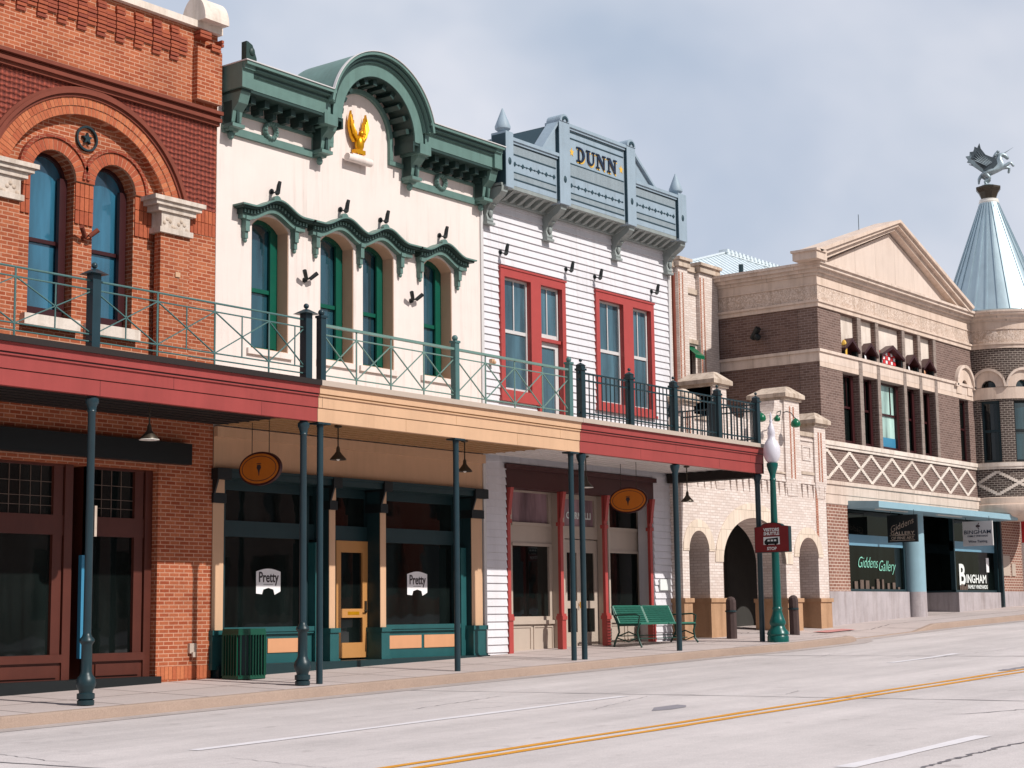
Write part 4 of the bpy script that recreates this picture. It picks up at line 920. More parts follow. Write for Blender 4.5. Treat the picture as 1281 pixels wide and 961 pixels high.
for x, y_ in [(26.22, -2.3), (27.9, -2.3), (29.54, -2.3), (31.30, -2.3), (32.98, -2.3), (32.98, -1.16), (32.98, -.08)]:
    mb = MB(); mb.box(x-.065, x+.065, y_-.065, y_+.065, 3.74, 4.80); mb.box(x-.085, x+.085, y_-.085, y_+.085, 4.70, 4.74)
    mb.add([(x-.08, y_-.08, 4.80), (x+.08, y_-.08, 4.80), (x+.08, y_+.08, 4.80), (x-.08, y_+.08, 4.80), (x, y_, 4.86)], [(0,1,4), (1,2,4), (2,3,4), (3,0,4), (0,3,2,1)]); mb.ball((x, y_, 4.90), .035, n=8); mb.build('newel_post', M['iron'], r3)
pk = [(x, -2.3) for a, b in ((26.35, 27.8), (28.02, 29.42), (29.68, 31.2), (31.42, 32.86)) for x in [a+(b-a)*i/10 for i in range(11)]]+[(33.0, -2.3+.13*i) for i in range(1, 18) if i != 9]
for x, y_ in pk:
    mb = MB(); mb.box(x-.009, x+.009, y_-.009, y_+.009, 3.77, 4.66); mb.build('picket', M['iron'], r3)

# ================================================================ lamps and signs under and above the balconies
def pendant(x, y, zt, zb, label, white=False):
    t = thing('pendant_lamp', label, 'lamp', (x, y, zt), 'bell shaded lamps hanging below the balconies')
    mb = MB(); mb.lathe(x, y, [(.06, zt), (.07, zt-.03), (.012, zt-.05), (.012, zb+.22)], 12); mb.build('stem', M['bronze'], t)
    mb = MB(); mb.lathe(x, y, [(.015, zb+.23), (.03, zb+.20), (.035, zb+.14), (.07, zb+.09), (.135, zb+.02), (.14, zb), (.12, zb+.012), (.035, zb+.08)], 20); mb.build('lamp_shade', M['bronze'], t)
    mb = MB(); mb.ball((x, y, zb+.015), .032, n=10); mb.build('bulb', M['lampwhite'], t)
    if white:
        mb = MB(); mb.lathe(x, y, [(.11, zb-.004), (.15, zb-.006), (.145, zb+.002), (.11, zb+.004)], 20); mb.build('enamel_rim', M['lampwhite'], t)
    return t
pendant(15.95, -1.9, 3.2, 2.62, 'bell shaded lamp with white rim below the brick building balcony', True)
pendant(20.21, -1.6, 3.2, 2.62, 'dark bell lamp beside the oval sign below the tan balcony')
pendant(23.52, -1.6, 3.2, 2.62, 'dark bell lamp nearest the clapboard building below the tan balcony')
pendant(27.6, -1.4, 3.2, 2.56, 'bell lamp with white rim behind the pair of columns by the clapboard shop', True)
pendant(31.1, -1.6, 3.2, 2.42, 'bell lamp at the right end below the red balcony of the clapboard building')
def swan(x, z, label, y=0.0):
    t = thing('swan_neck_lamp', label, 'wall lamp', (x, y, z), 'small swan-neck floodlights above the windows')
    mb = MB(); mb.lathe(x, 0, [(.045, z-.02), (.05, z+.02)], 12); mb.v = [(a, y-.0-(c-z+.02)*.8, z-.06+(b-0)) for a, b, c in mb.v]
    mb.tube([(x, y-.02, z-.06), (x, y-.12, z-.10), (x+.0, y-.18, z-.04), (x+.0, y-.18, z+.05)], .014, 8); mb.build('arm', M['black'], t)
    mb = MB(); mb.tube([(x, y-.17, z-.12), (x+.0, y-.2, z+.02), (x+.015, y-.21, z+.09)], [.042, .038, .032], 10); mb.tube([(x-.04, y-.2, z-.10), (x, y-.16, z-.12)], .04, 8); mb.build('lamp_head', M['black'], t)
for x, w in ((20.17, 'first'), (21.91, 'second'), (23.0, 'third'), (24.72, 'fourth')): swan(x, 7.52, 'black swan-neck floodlight above the %s window of the cream building, counted from the left' % w)
for x, w in ((26.65, 'beside the cream building, leftmost on the clapboard wall'), (28.94, 'above the right corner of the clapboard door casing'), (30.02, 'above the left corner of the clapboard twin window'), (32.31, 'nearest the right edge of the clapboard wall')): swan(x, 7.5, 'black swan-neck floodlight '+w)
def twin(x, z, label, mat, s=1.0, y=0.0):
    t = thing('twin_floodlight', label, 'wall lamp', (x, y, z))
    mb = MB(); mb.lathe(0, 0, [(.06*s, 0), (.05*s, .06*s)], 12); mb.v = [(x+a, y-c, z+b) for a, b, c in mb.v]; mb.build('wall_plate', mat, t)
    for q in (-1, 1):
        mb = MB(); mb.tube([(x, y-.05, z), (x+q*.08*s, y-.10, z+.05*s)], .016, 6); mb.tube([(x+q*.06*s, y-.10, z+.02*s), (x+q*.2*s, y-.17, z+.16*s)], [.045*s, .05*s], 10); mb.build('lamp_head', mat, t)
twin(21.0, 6.0, 'black twin floodlight between first and second window of the cream building', M['black'], .8)
twin(23.87, 6.03, 'black twin floodlight between third and fourth window of the cream building', M['black'], .8)
twin(16.26, 5.98, 'rust coloured twin floodlight between the two arched windows of the brick building', M['hood'], .8, .14)
mb = MB(); mb.box(17.9, 18.06, -.09, 0, 5.56, 5.70); mb.box(17.93, 18.03, -.12, -.09, 5.58, 5.66); tag(mb.build('junction_box', M['tan']), 'small cream junction box on the brick wall right of the arched windows', 'box')
mb = MB(); mb.box(26.25, 26.34, -.09, -.02, 5.05, 5.17); mb.ball((26.3, -.11, 5.1), .04, n=8); tag(mb.build('security_sensor', M['tan']), 'small tan sensor on the left edge of the clapboard wall', 'sensor')
def oval(x, yc, z, label):
    t = thing('oval_sign', label, 'sign', (x, yc, z), 'oval signs hung from the balconies')
    F = lambda u, v, d: (x+d, yc+u, z+v); el = lambda a, b: [(a*math.cos(2*PI*i/48), b*math.sin(2*PI*i/48)) for i in range(48)]
    mb = MB(); mb.plate(el(.48, .275), [], -.028, .028, F); mb.build('board', M['maroon'], t)
    mb = MB(); mb.plate(el(.445, .243), [], -.034, .034, F); fc = mb.build('face', M['orange_sign'], t)
    mb = MB(); X = x-.037
    mb.plate([(-.035, .06), (.035, .06), (.05, .01), (.02, -.03), (.0, -.12), (-.02, -.03), (-.05, .01)], [], -.04, -.034, F); mb.box(X-.002, X+.002, yc-.05, yc+.05, z+.075, z+.085)
    mb.plate(el(.40, .205), [el(.39, .196)], -.038, -.034, F)
    mb.build('emblem', M['ink'], fc)
    mb = MB(); 
    for q in (-.2, .2): mb.tube([(x, yc+q, z+.24), (x, yc+q, 3.22)], .007, 6)
    mb.build('hanger', M['bronze'], t)
oval(19.02, -1.0, 2.44, 'brown oval sign hanging above the left shop window of the cream building')
oval(29.72, -1.0, 2.42, 'orange oval sign hanging before the clapboard shopfront')
def poster(x0, x1, z0, z1, y, label):
    t = thing('window_poster', label, 'poster', ((x0+x1)/2, y, z0), 'white arched posters in the cream building shop windows'); c = (x0+x1)/2
    top = [(x1+(x0-x1)*i/12, z1-.05+.05*math.sin(PI*i/12)) for i in range(13)]
    bot = [(x0, z0), (x0+.14, z0-.01), (x0+.17, z0+.07), (c, z0+.10), (x1-.17, z0+.07), (x1-.14, z0-.02), (x1, z0+.04)]
    mb = MB(); mb.plate(bot+top, [], y-.006, y); cd = mb.build('card', M['paper'], t)
    mb = MB(); mb.text('Pretty', .25, (c, y-.01, z0+.20), (1, 0, 0), (0, 0, 1), .004, sx=.76, bold=.004); mb.box(c-.12, c+.1, y-.01, y-.008, z0+.155, z0+.162); mb.build('lettering', M['ink'], t)
poster(20.26, 20.84, .45, .88, .395, 'white arched poster with dark lettering in the left shop window, right of the litter bin')
poster(24.18, 24.76, .44, .88, .395, 'white arched poster with dark lettering in the window right of the ochre door')

# ================================================================ street furniture
bx0, bx1, by0, by1 = 18.86, 19.46, -.80, -.20; zb = zs(19.1, -.5)
t = thing('litter_bin', 'dark green slatted metal litter bin on the sidewalk beside the brick pier', 'litter bin', (19.16, -.5, zb))
ch = .11; oc = [(bx0+ch, by0), (bx1-ch, by0), (bx1, by0+ch), (bx1, by1-ch), (bx1-ch, by1), (bx0+ch, by1), (bx0, by1-ch), (bx0, by0+ch)]
def octo(s_): cx, cy = 19.16, -.5; return [(cx+(x-cx)*s_, cy+(y-cy)*s_) for x, y in oc]
def hpl(mb, loop, z0, z1, holes=()): return mb.plate(loop, holes, z0, z1, frame=lambda u, v, d: (u, v, d))
mb = MB(); hpl(mb, octo(.88), zb+.04, zb+.70); mb.build('liner', M['iron'], t)
mb = MB(); hpl(mb, octo(1.0), zb, zb+.06); hpl(mb, octo(1.02), zb+.70, zb+.74); hpl(mb, octo(1.0), zb+.74, zb+.80, [octo(.6)]); mb.build('rim', M['bin'], t)
mb = MB(); pts = octo(.985)
for i in range(8):
    a, b = Vector((*pts[i], 0)), Vector((*pts[(i+1)%8], 0)); L = (b-a).length; k = max(2, int(L/.055))
    for j in range(k):
        p = a+(b-a)*((j+.5)/k); d_ = (b-a).normalized(); mb.bar((p.x, p.y, zb+.05), (p.x, p.y, zb+.71), .034, .014, up=(d_.y, -d_.x, 0))
mb.build('slats', M['bin'], t)
# bench
x0_, x1_ = 29.88, 32.12; zb = zs(31, -.8)
t = thing('park_bench', 'green metal bench with scrolled iron ends on the sidewalk before the clapboard shop', 'bench', (31, -.8, zb))
def leg(x):
    z = zs(x, -.8); mb = MB(); yb, yf = -.55, -1.08
    mb.tube([(x, yb+.16, zb+.83), (x, yb+.10, zb+.62), (x, yb, zb+.44), (x, yb-.02, zb+.28), (x, yb+.08, zb+.10), (x, yb+.12, z)], [.02, .022, .026, .022, .02, .024], 8)
    mb.tube([(x, yf, zb+.44), (x, yf+.05, zb+.28), (x, yf+.01, zb+.12), (x, yf-.06, z)], [.026, .022, .02, .024], 8)
    mb.tube([(x, yb, zb+.43), (x, yf, zb+.43)], .02, 8); mb.tube([(x, yf+.03, zb+.20), (x, (yf+yb)/2, zb+.29), (x, yb, zb+.20)], .016, 6); mb.tube([(x, yf+.03, zb+.16), (x, (yf+yb)/2, zb+.08), (x, yb+.03, zb+.16)], .014, 6)
    mb.tube([(x, yb+.08, zb+.64), (x, yf+.08, zb+.66), (x, yf-.02, zb+.62), (x, yf, zb+.52), (x, yf+.02, zb+.44)], .018, 8)
    return mb
for x in (x0_, x1_): leg(x).build('bench_end', M['bench_iron'], t)
mb = MB(); mb.tube([(x0_, -.86, zb+.14), (x1_, -.86, zb+.14)], .012, 6); mb.tube([(x0_, -.52, zb+.2), (x1_, -.52, zb+.2)], .012, 6); mb.build('stretcher', M['bench_iron'], t)
xm = (x0_+x1_)/2
def mesh_panel(p00, ex, ey, nx_, ny_, th_):
    """perforated sheet: grid of narrow bars in a rim"""
    mb = MB(); p = Vector(p00); ex = Vector(ex); ey = Vector(ey)
    for i in range(nx_+1): a = p+ex*(i/nx_); mb.bar(a, a+ey, th_, th_*.6, up=ex.cross(ey))
    for j in range(ny_+1): a = p+ey*(j/ny_); mb.bar(a, a+ex, th_, th_*.6, up=ex.cross(ey))
    for a, b in ((p, p+ex), (p, p+ey), (p+ex, p+ex+ey), (p+ey, p+ex+ey)): mb.tube([a, b], .02, 8)
    return mb
for a, b in ((x0_+.03, xm-.02), (xm+.02, x1_-.03)):
    mesh_panel((a, -.56, zb+.47), (b-a, 0, 0), (0, .17, .36), 22, 8, .028).build('backrest', M['bench'], t)
    mesh_panel((a, -1.09, zb+.455), (b-a, 0, 0), (0, .53, 0), 22, 10, .028).build('seat', M['bench'], t)
# lamp post
x, y = 32.88, -2.72; z0 = zs(x, y)
t = thing('street_lamp', 'green cast iron street lamp with white acorn globe at the kerb', 'street lamp', (x, y, z0))
mb = MB(); mb.lathe(x, y, [(.235, z0-.02), (.235, z0+.10), (.22, z0+.13), (.24, z0+.16), (.225, z0+.22), (.17, z0+.28), (.15, z0+.34), (.175, z0+.38), (.18, z0+.42), (.15, z0+.50), (.115, z0+.60), (.10, z0+.68), (.115, z0+.72), (.10, z0+.75)], 28); mb.build('lamp_base', M['lamp_green'], t)
mb = MB(); mb.lathe(x, y, [(.095, z0+.74), (.092, 0.6), (.064, 2.9), (.078, 2.93), (.062, 2.96), (.068, 3.05), (.11, 3.18), (.125, 3.24), (.125, 3.30)], 24); mb.build('post', M['lamp_green'], t)
mb = MB(); mb.lathe(x, y, [(.09, 3.30), (.14, 3.36), (.18, 3.45), (.19, 3.56), (.175, 3.68), (.13, 3.78), (.085, 3.84), (.08, 3.93), (.09, 3.95), (.07, 4.08), (.035, 4.18), (.02, 4.26)], 28); mb.build('globe', M['globe'], t)
mb = MB(); mb.lathe(x, y, [(.04, 4.22), (.02, 4.30), (.028, 4.34), (.006, 4.44)], 14); mb.build('finial', M['globe'], t)
# shuttle sign
x = 32.70
t = thing('shuttle_sign', 'maroon visitors shuttle stop sign fixed to the green street lamp', 'sign', (x, -2.78, 1.3)); F = lambda u, v, d: (x+d, u, v)
ya, yb = -3.20, -2.35; yc = (ya+yb)/2
def so_(k, r=0): return [(ya+k, 1.32+k), (yb-k, 1.32+k), (yb-k, 1.88-k*.6), (yb-.12-k, 1.90-k)]+[(yc+(.26-k)*math.cos(PI*i/12), 1.90-k+.075*math.sin(PI*i/12)) for i in range(13)]+[(ya+.12+k, 1.90-k), (ya+k, 1.88-k*.6)]
mb = MB(); mb.plate(so_(0), [], -.06, .06, F); mb.build('board', M['teal_dk'], t)
mb = MB(); mb.plate(so_(.012), [], -.064, -.06, F); mb.build('face', M['sign_red'], t)
mb = MB(); EX, EY = (0, -1, 0), (0, 0, 1); X = x-.067
mb.text('VISITORS', .095, (X, yc, 1.785), EX, EY, .004, bold=.003); mb.text('SHUTTLE', .095, (X, yc, 1.70), EX, EY, .004, bold=.003); mb.text('STOP', .09, (X, yc, 1.375), EX, EY, .004, sx=1.1, bold=.002)
mb.plate(rect(yc-.20, yc+.20, 1.49, 1.66), [], -.068, -.064, F); mb.build('lettering', M['lettering_white'], t)
mb = MB(); mb.plate([(yc+.17, 1.50), (yc+.18, 1.56), (yc+.15, 1.59), (yc+.12, 1.62), (yc-.16, 1.64), (yc-.17, 1.52), (yc-.15, 1.50)], [rect(yc-.12, yc-.06, 1.56, 1.60), rect(yc-.04, yc+.02, 1.56, 1.60), rect(yc+.04, yc+.10, 1.56, 1.60)], -.073, -.068, F)
for q in (-.1, .11): mb.plate(circ(yc+q, 1.50, .025, 14), [], -.073, -.068, F)
mb.build('bus_pictogram', M['black'], t)
mb = MB(); mb.tube([(x, -2.72, 1.6), (32.88, -2.72, 1.6)], .02, 6); mb.tube([(x, -2.72, 1.42), (32.88, -2.72, 1.42)], .02, 6); mb.build('bracket', M['iron'], t)
for x, y, lab in ((33.8, -1.0, 'dark weathered bollard left of the big gateway arch'), (36.78, -1.0, 'dark weathered bollard right of the big gateway arch, beside the lamp post')):
    z0 = zs(x, y); t = thing('bollard', lab, 'bollard', (x, y, z0), 'dark bollards before the gateway')
    mb = MB(); mb.lathe(x, y, [(.125, z0-.02), (.12, z0+.82), (.10, z0+.90), (.05, z0+.94)], 9, smooth=False); mb.v = [(a+.03*math.sin(c*9), b, c+(a-x)*.25 if c > z0+.8 else c) for a, b, c in mb.v]; mb.build('post', M['bollard'], t)
    mb = MB(); mb.lathe(x, y, [(.13, z0+.60), (.13, z0+.64)], 14); mb.build('band', M['iron'], t)
# ================================================================ 4. pale brick gateway
G = thing('brick_gateway', 'pale brick gateway with one big arch between two small arches, beside the street lamp', 'gateway', (36.7, 0, -.5))
yf = -.3; XL_, XR_ = 32.9, 40.05
prof = [(32.9, -.8), (40.05, -.8), (40.05, 4.85), (39.7, 4.85), (39.7, 4.55), (38.65, 4.55)]
cut = lambda cx, cz, r, a0, a1: [(cx+r*math.cos(math.radians(a0+(a1-a0)*i/10)), cz+r*math.sin(math.radians(a0+(a1-a0)*i/10))) for i in range(11)]
prof += [(38.65, 5.4), (37.85, 5.4), (37.45, 5.35)]+cut(36.85, 5.35, .60, 0, -90)+[(36.1, 4.75)]+cut(35.62, 5.35, .6, 270, 180)+[(35.0, 5.35), (34.36, 5.4), (34.36, 4.55), (32.9, 4.55)]
ho = [arch_pts(33.19, 34.07, -1, 1.46, .47), arch_pts(34.70, 37.76, -1, 1.22, 1.10, 28), arch_pts(38.45, 39.50, -1, 1.42, .50)]
def clipz(h_, z0): return [(a, max(b, z0)) for a, b in h_]
mb = MB(); mb.plate([(a, b) for a, b in prof], [clipz(h_, -.78) for h_ in ho], yf, .55); mb.v = [(a, b, c) for a, b, c in mb.v]
gw = mb.build('wall', M['gate_brick'], G)
mb = MB()   # fill under the openings' clip is below ground
for cx, a, zs_, rise in ((33.63, .44, 1.46, .47), (36.23, 1.53, 1.22, 1.10), (38.975, .525, 1.42, .50)):
    w_ = .26 if a < 1 else .36; vs = []; n = 28
    o_ = [(cx+(a+w_)*math.cos(PI*i/n), zs_+(rise+w_)*math.sin(PI*i/n)) for i in range(n+1)]; i_ = [(cx+a*math.cos(PI*i/n), zs_+rise*math.sin(PI*i/n)) for i in range(n, -1, -1)]
    mb.plate(o_+i_, [], yf-.018, yf+.1)
mb.build('arch_voussoirs', stone('cream_voussoirs', 'e8d6c4', .08, blocks=(.24, .5)), G)
mb = MB(); mh = MB()
for a, b in ((32.9, 33.19), (34.07, 34.70), (37.76, 38.45), (39.50, 40.05)):
    mb.box(a-.035, b+.035, yf-.04, .6, -.8, .27); mh.box(a-.07, b+.07, yf-.075, .62, .27, .37)
pb = mb.build('pier_base', M['base_stone'], G); mh.build('base_capping', M['base_stone'], G)
# deep piers with pyramid caps
for x0_, x1_, zt in ((34.36, 35.0, 5.4), (37.85, 38.65, 5.4), (39.42, 40.05, 4.85), (33.0, 33.5, 4.85)):
    mb = MB(); mb.box(x0_, x1_, yf-.05, .56, 3.35, zt)
    for k in range(6): mb.box(x0_+.02*k+.02, x1_-.02*k-.02, yf-.042+.005*k, yf, 3.35-.066*(k+1), 3.35-.066*k)
    p_ = mb.build('pier', M['gate_brick'], G); c = (x0_+x1_)/2; hw = (x1_-x0_)/2
    mb = MB(); mb.box(x0_-.05, x1_+.05, yf-.10, .6, zt-.0, zt+.07); mb.box(x0_-.12, x1_+.12, yf-.17, .67, zt+.07, zt+.17)
    a, b, y0, y1, z0, z1 = x0_-.12, x1_+.12, yf-.17, .67, zt+.17, zt+.38; q = .22
    mb.add([(a, y0, z0), (b, y0, z0), (b, y1, z0), (a, y1, z0), (c-.08, y0+q, z1), (c+.08, y0+q, z1), (c+.08, y1-q, z1), (c-.08, y1-q, z1)], [(0,1,5,4), (1,2,6,5), (2,3,7,6), (3,0,4,7), (4,5,6,7), (0,3,2,1)])
    mb.build('pier_cap', M['capstone'], p_)
    mb = MB()
    for s_ in (-.17, .12): mb.box(c+s_*hw*1.6-.035, c+s_*hw*1.6+.035, yf-.056, yf-.04, 3.4, zt-.15)
    mb.build('rust_brick_stripe', M['red_stripe'], p_)
mb = MB(); mb.box(38.65, 39.42, yf-.05, .6, 4.55, 4.66); mb.box(33.5, 34.36, yf-.05, .6, 4.55, 4.66)
for pts in (cut(36.85, 5.35, .60, 0, -90)+cut(36.85, 5.35, .66, -90, 0) if False else [], ):
    pass
mb.box(38.66, 39.41, yf-.03, yf+.02, 3.55, 3.62); mb.box(37.3, 38.5, yf-.03, yf+.02, 3.50, 3.54); gcp = mb.build('coping', M['capstone'], G)
mb = MB(); mb.plate(rect(38.80, 39.28, 3.92, 4.32), [rect(38.86, 39.22, 3.98, 4.26)], yf-.02, yf+.01); mb.box(38.7, 39.4, yf-.03, yf, 4.42, 4.46); mb.build('brick_panel', M['gate_brick'], G)
mb = MB(); mb.box(39.46, 39.58, yf-.012, yf+.02, 1.95, 3.42)
mb.build('rust_brick_stripe', M['red_stripe'], G)
mb = MB()
for i in range(24):
    x = 33.0+i*.30
    if x > 40: break
    for k in range(5): mb.box(x+.012*k, x+.09, yf-.05+.008*k, yf, 3.28-.066*(k+1)+.012, 3.28-.066*k)
mb.box(33.0, 40.0, yf-.03, yf, 3.30, 3.36); mb.build('brick_corbel', M['gate_brick'], G)
# covered court behind
mb = MB(); mb.box(32.9, 40.1, .551, 3.15, 2.5, 2.65); mb.box(33.11, 33.2, .55, 3.2, -.8, 2.5); mb.box(38.1, 40.4, 1.6, 1.7, -.8, 2.5); mb.box(33.12, 34.9, 1.6, 1.7, -.8, 2.5); mb.build('court_roof', M['room'], G)
mb = MB(); mb.box(33.0, 40.5, 3.05, 3.15, -.9, 2.5); mb.build('court_wall', M['brown_side'], G)
# green gooseneck lamps on the gateway
def goose(x, z, dx, label, y=-.36, s=.6, drop=.0):
    t = thing('gooseneck_lamp', label, 'wall lamp', (x, y, z), 'emerald gooseneck lamps on the pale gateway')
    ex = x+dx; mb = MB(); mb.tube([(x, y+.05, z), (x, y-.06, z+.03), (x+dx*.35, y-.2, z-.02), (x+dx*.7, y-.32, z-.16), (ex, y-.36, z-.17), (ex, y-.36, z-.2)], .012, 8); mb.build('arm', M['iron'], t)
    mb = MB(); zt = z-.18; mb.lathe(ex, y-.36, [(.03*s, zt), (.09*s, zt-.04*s), (.18*s, zt-.14*s), (.2*s, zt-.26*s), (.17*s, zt-.34*s), (.08*s, zt-.38*s)], 18); mb.build('lamp_shade', M['emerald'], t)
goose(37.55, 5.05, -.75, 'small emerald lamp on a long curved arm between balcony end and right tall pier', s=.4)
goose(37.85, 5.06, -.1, 'larger round emerald lamp hanging before the right tall pier of the gateway', s=.62)
goose(36.2, 5.05, -.2, 'emerald lamp seen through the end of the black balcony railing', s=.6)

# ================================================================ 5. tall pale brick building behind the gateway
H = thing('pale_brick_building', 'tall pale brick building set back behind the gateway, green awning window', 'building', (37, 3.2, -.5))
ty = 3.2
mb = MB(); mb.plate(rect(33.15, 40.53, -.8, 9.55), [rect(38.98, 39.42, 6.0, 7.35), rect(34.5, 36, 5.0, 7.3)], ty, ty+.4); mb.box(33.15, 40.53, ty+.4, 10, -.8, 9.4)
hw_ = mb.build('wall', M['gate_brick'], H)
for a, b in ((38.42, 38.92), (39.52, 40.5)):
    mb = MB(); mb.box(a, b, ty-.12, ty, -.6, 9.45); pl = mb.build('pilaster', M['gate_brick'], H)
    mb = MB()
    for s_ in ((a+.02, a+.09), (a+.20, a+.26)): mb.box(s_[0], s_[1], ty-.126, ty-.11, 6.0, 9.3)
    mb.build('rust_brick_stripe', M['red_stripe'], pl)
    mb = MB(); mb.box(a-.06, b+.04, ty-.2, ty+.5, 9.45, 9.72); mb.box(a-.10, b+.06, ty-.26, ty+.5, 9.62, 9.70); mb.build('cap', M['capstone'], pl)
mb = MB(); mb.box(33.15, 40.53, ty-.06, ty+.45, 9.42, 9.56); mb.box(38.92, 39.52, ty-.05, ty, 8.80, 8.95); mb.box(38.92, 39.52, ty-.05, ty, 7.40, 7.52); mb.box(38.92, 39.52, ty-.06, ty, 6.0, 6.14); mb.build('stone_band', M['capstone'], H)
w_ = window(H, R4, 38.98, 39.42, 6.14, 7.35, ty+.12, M['maroon_sash'], M['glass_dark'], .05)
mb = MB(); mb.add([(38.96, ty+.1, 7.38), (39.44, ty+.1, 7.38), (39.44, ty-.28, 7.05), (38.96, ty-.28, 7.05), (38.96, ty-.28, 6.95), (39.44, ty-.28, 6.95)], [(0,1,2,3), (3,2,5,4)]); mb.build('window_awning', M['emerald'], w_)

# ================================================================ 6. hall with the white metal roof, far behind
R_ = thing('metal_roofed_hall', 'hall with white standing seam metal roof rising behind the pale brick wall', 'building', (56, 12, 0))
mb = MB(); mb.box(46.5, 66, 8.4, 16, -1, 11.2); mb.build('wall', M['gate_brick'], R_)
mb = MB(); e = 11.15; rg = 14.0
a_, b_, c_, d_, r0, r1 = (45.2, 7.8, e), (67, 7.8, e), (67, 16.4, e), (45.2, 16.4, e), (56.1, 12, rg), (63, 12, rg)
mb.add([a_, b_, c_, d_, r0, r1], [(0,1,5,4), (1,2,5), (2,3,4,5), (3,0,4)])
rf = mb.build('roof', M['metal_roof'], R_)
mb = MB(); n = 34
for i in range(1, n):
    x = a_[0]+(b_[0]-a_[0])*i/n
    t_ = min(1, (x-a_[0])/(r0[0]-a_[0]), (b_[0]-x)/(b_[0]-r1[0])); mb.bar((x, 7.8, e+.02), (x, 7.8+4.2*t_, e+(rg-e)*t_+.02), .05, .03)
mb.build('standing_seam', M['metal_roof'], rf)
mb = MB(); mb.bar((r0[0], 12, rg+.02), (r1[0], 12, rg+.02), .16, .3)
for i in range(24): x = r0[0]+(r1[0]-r0[0])*i/23; mb.box(x-.07, x+.07, 11.8, 12.2, rg+.02, rg+.14)
mb.bar(a_, (r0[0], 12, rg+.03), .06, .12); mb.build('ridge_cap', M['metal_roof'], rf)
mb = MB(); mb.lathe(53.2, 9.6, [(.09, 12.2), (.09, 12.75)], 10); mb.build('vent_pipe', M['iron'], rf)

# ================================================================ 7. brown brick opera hall with pediment and corner turret
K = thing('pedimented_building', 'brown brick building with stone pediment, lattice brick band and steel coned corner turret', 'building', (46, 0, -.2))
L0, L1 = 40.55, 50.95
NX = [(41.90, 42.85), (43.08, 44.00), (44.20, 45.75), (45.95, 46.85), (47.05, 47.95)]
SW = (49.80, 50.50)
mb = MB(); mb.plate(rect(L0, L1, 4.5, 8.3), [rect(a, b, 4.62, 6.58) for a, b in NX]+[rect(a, b, 7.0, 8.22) for a, b in NX]+[rect(SW[0], SW[1], 4.62, 6.58), arch_pts(49.98, 50.42, 6.8, 6.98, .2)], 0.001, .6)
mb.box(L0, L1, .002, .4, 3.4, 4.5)
kw = mb.build('wall', M['dark_brick'], K)
mb = MB(); mb.box(L0, L0+.3, .61, 13, -.6, 9.3); mb.box(L0+.3, 56, 1.6, 13, -.6, 9.2); mb.box(L0+.3, L1, .62, 1.6, 3.3, 4.4); mb.box(L0+.3, L1, .62, 1.6, 8.3, 9.2); mb.box(L0+.001, L0+.3, .03, .61, -.5, 3.5)
mb.build('side_wall', M['brown_side'], K)
# stone bands on front and side
def band(z0, z1, pr, mat, name, side=True, x1=None, par=K):
    mb = MB(); X1_ = x1 or L1; mb.box(L0-pr if side else L0, X1_, -pr, .02, z0, z1)
    if side: mb.box(L0-pr, L0+.02, .02, 13, z0, z1)
    return mb
def comb(lst, mat, name):
    o = MB()
    for m_ in lst:
        k = len(o.v); o.v += m_.v; o.f += [[i+k for i in f] for f in m_.f]; o.sm += m_.sm
    return o.build(name, mat, K)
comb([band(8.24, 8.36, .05, 0, ''), band(8.36, 8.42, .09, 0, ''), band(8.84, 8.88, .05, 0, ''), band(8.88, 9.10, .03, 0, '')], M['stone2'], 'entablature')
comb([band(8.42, 8.84, .025, 0, '')], M['carved'], 'carved_frieze')
comb([band(9.10, 9.18, .07, 0, ''), band(9.18, 9.27, .16, 0, ''), band(9.27, 9.36, .26, 0, ''), band(9.36, 9.43, .32, 0, '')], M['stone'], 'cornice')
comb([band(6.74, 7.0, .025, 0, ''), band(7.0, 7.08, .07, 0, '')], M['stone'], 'string_course')
comb([band(6.60, 6.74, .02, 0, '', False)], M['stone2'], 'lintel_band')
comb([band(4.40, 4.48, .05, 0, '', False), band(4.48, 4.60, .08, 0, '', False)], M['white_stone'], 'sill_band')
comb([band(3.42, 3.52, .08, 0, '', False), band(3.16, 3.42, .04, 0, '', False), band(2.90, 3.16, .02, 0, '', False)], M['stone'], 'shop_lintel')
# lattice of stepped pale bricks
def lattice(x0, n, w, zc_, h, y, mb, xmin=-1e9):
    st = 9
    for i in range(n):
        for s_ in (1, -1):
            for k in range(-st, st):
                u = (k+.5)/st; xx = x0+(i+.5)*w+u*w/2; zz = zc_+s_*(h/2)*(1-abs(u))
                if xx < xmin: continue
                mb.box(xx-w/(2*st)*.75, xx+w/(2*st)*.75, y-.02-(.002 if s_ > 0 else 0)-.0005*(k % 3), y+.02, zz-.042, zz+.042)
mb = MB(); lattice(40.085, 8, 1.335, 3.96, .78, 0, mb, 40.57)
mb.build('lattice_band', M['white_stone'], K)
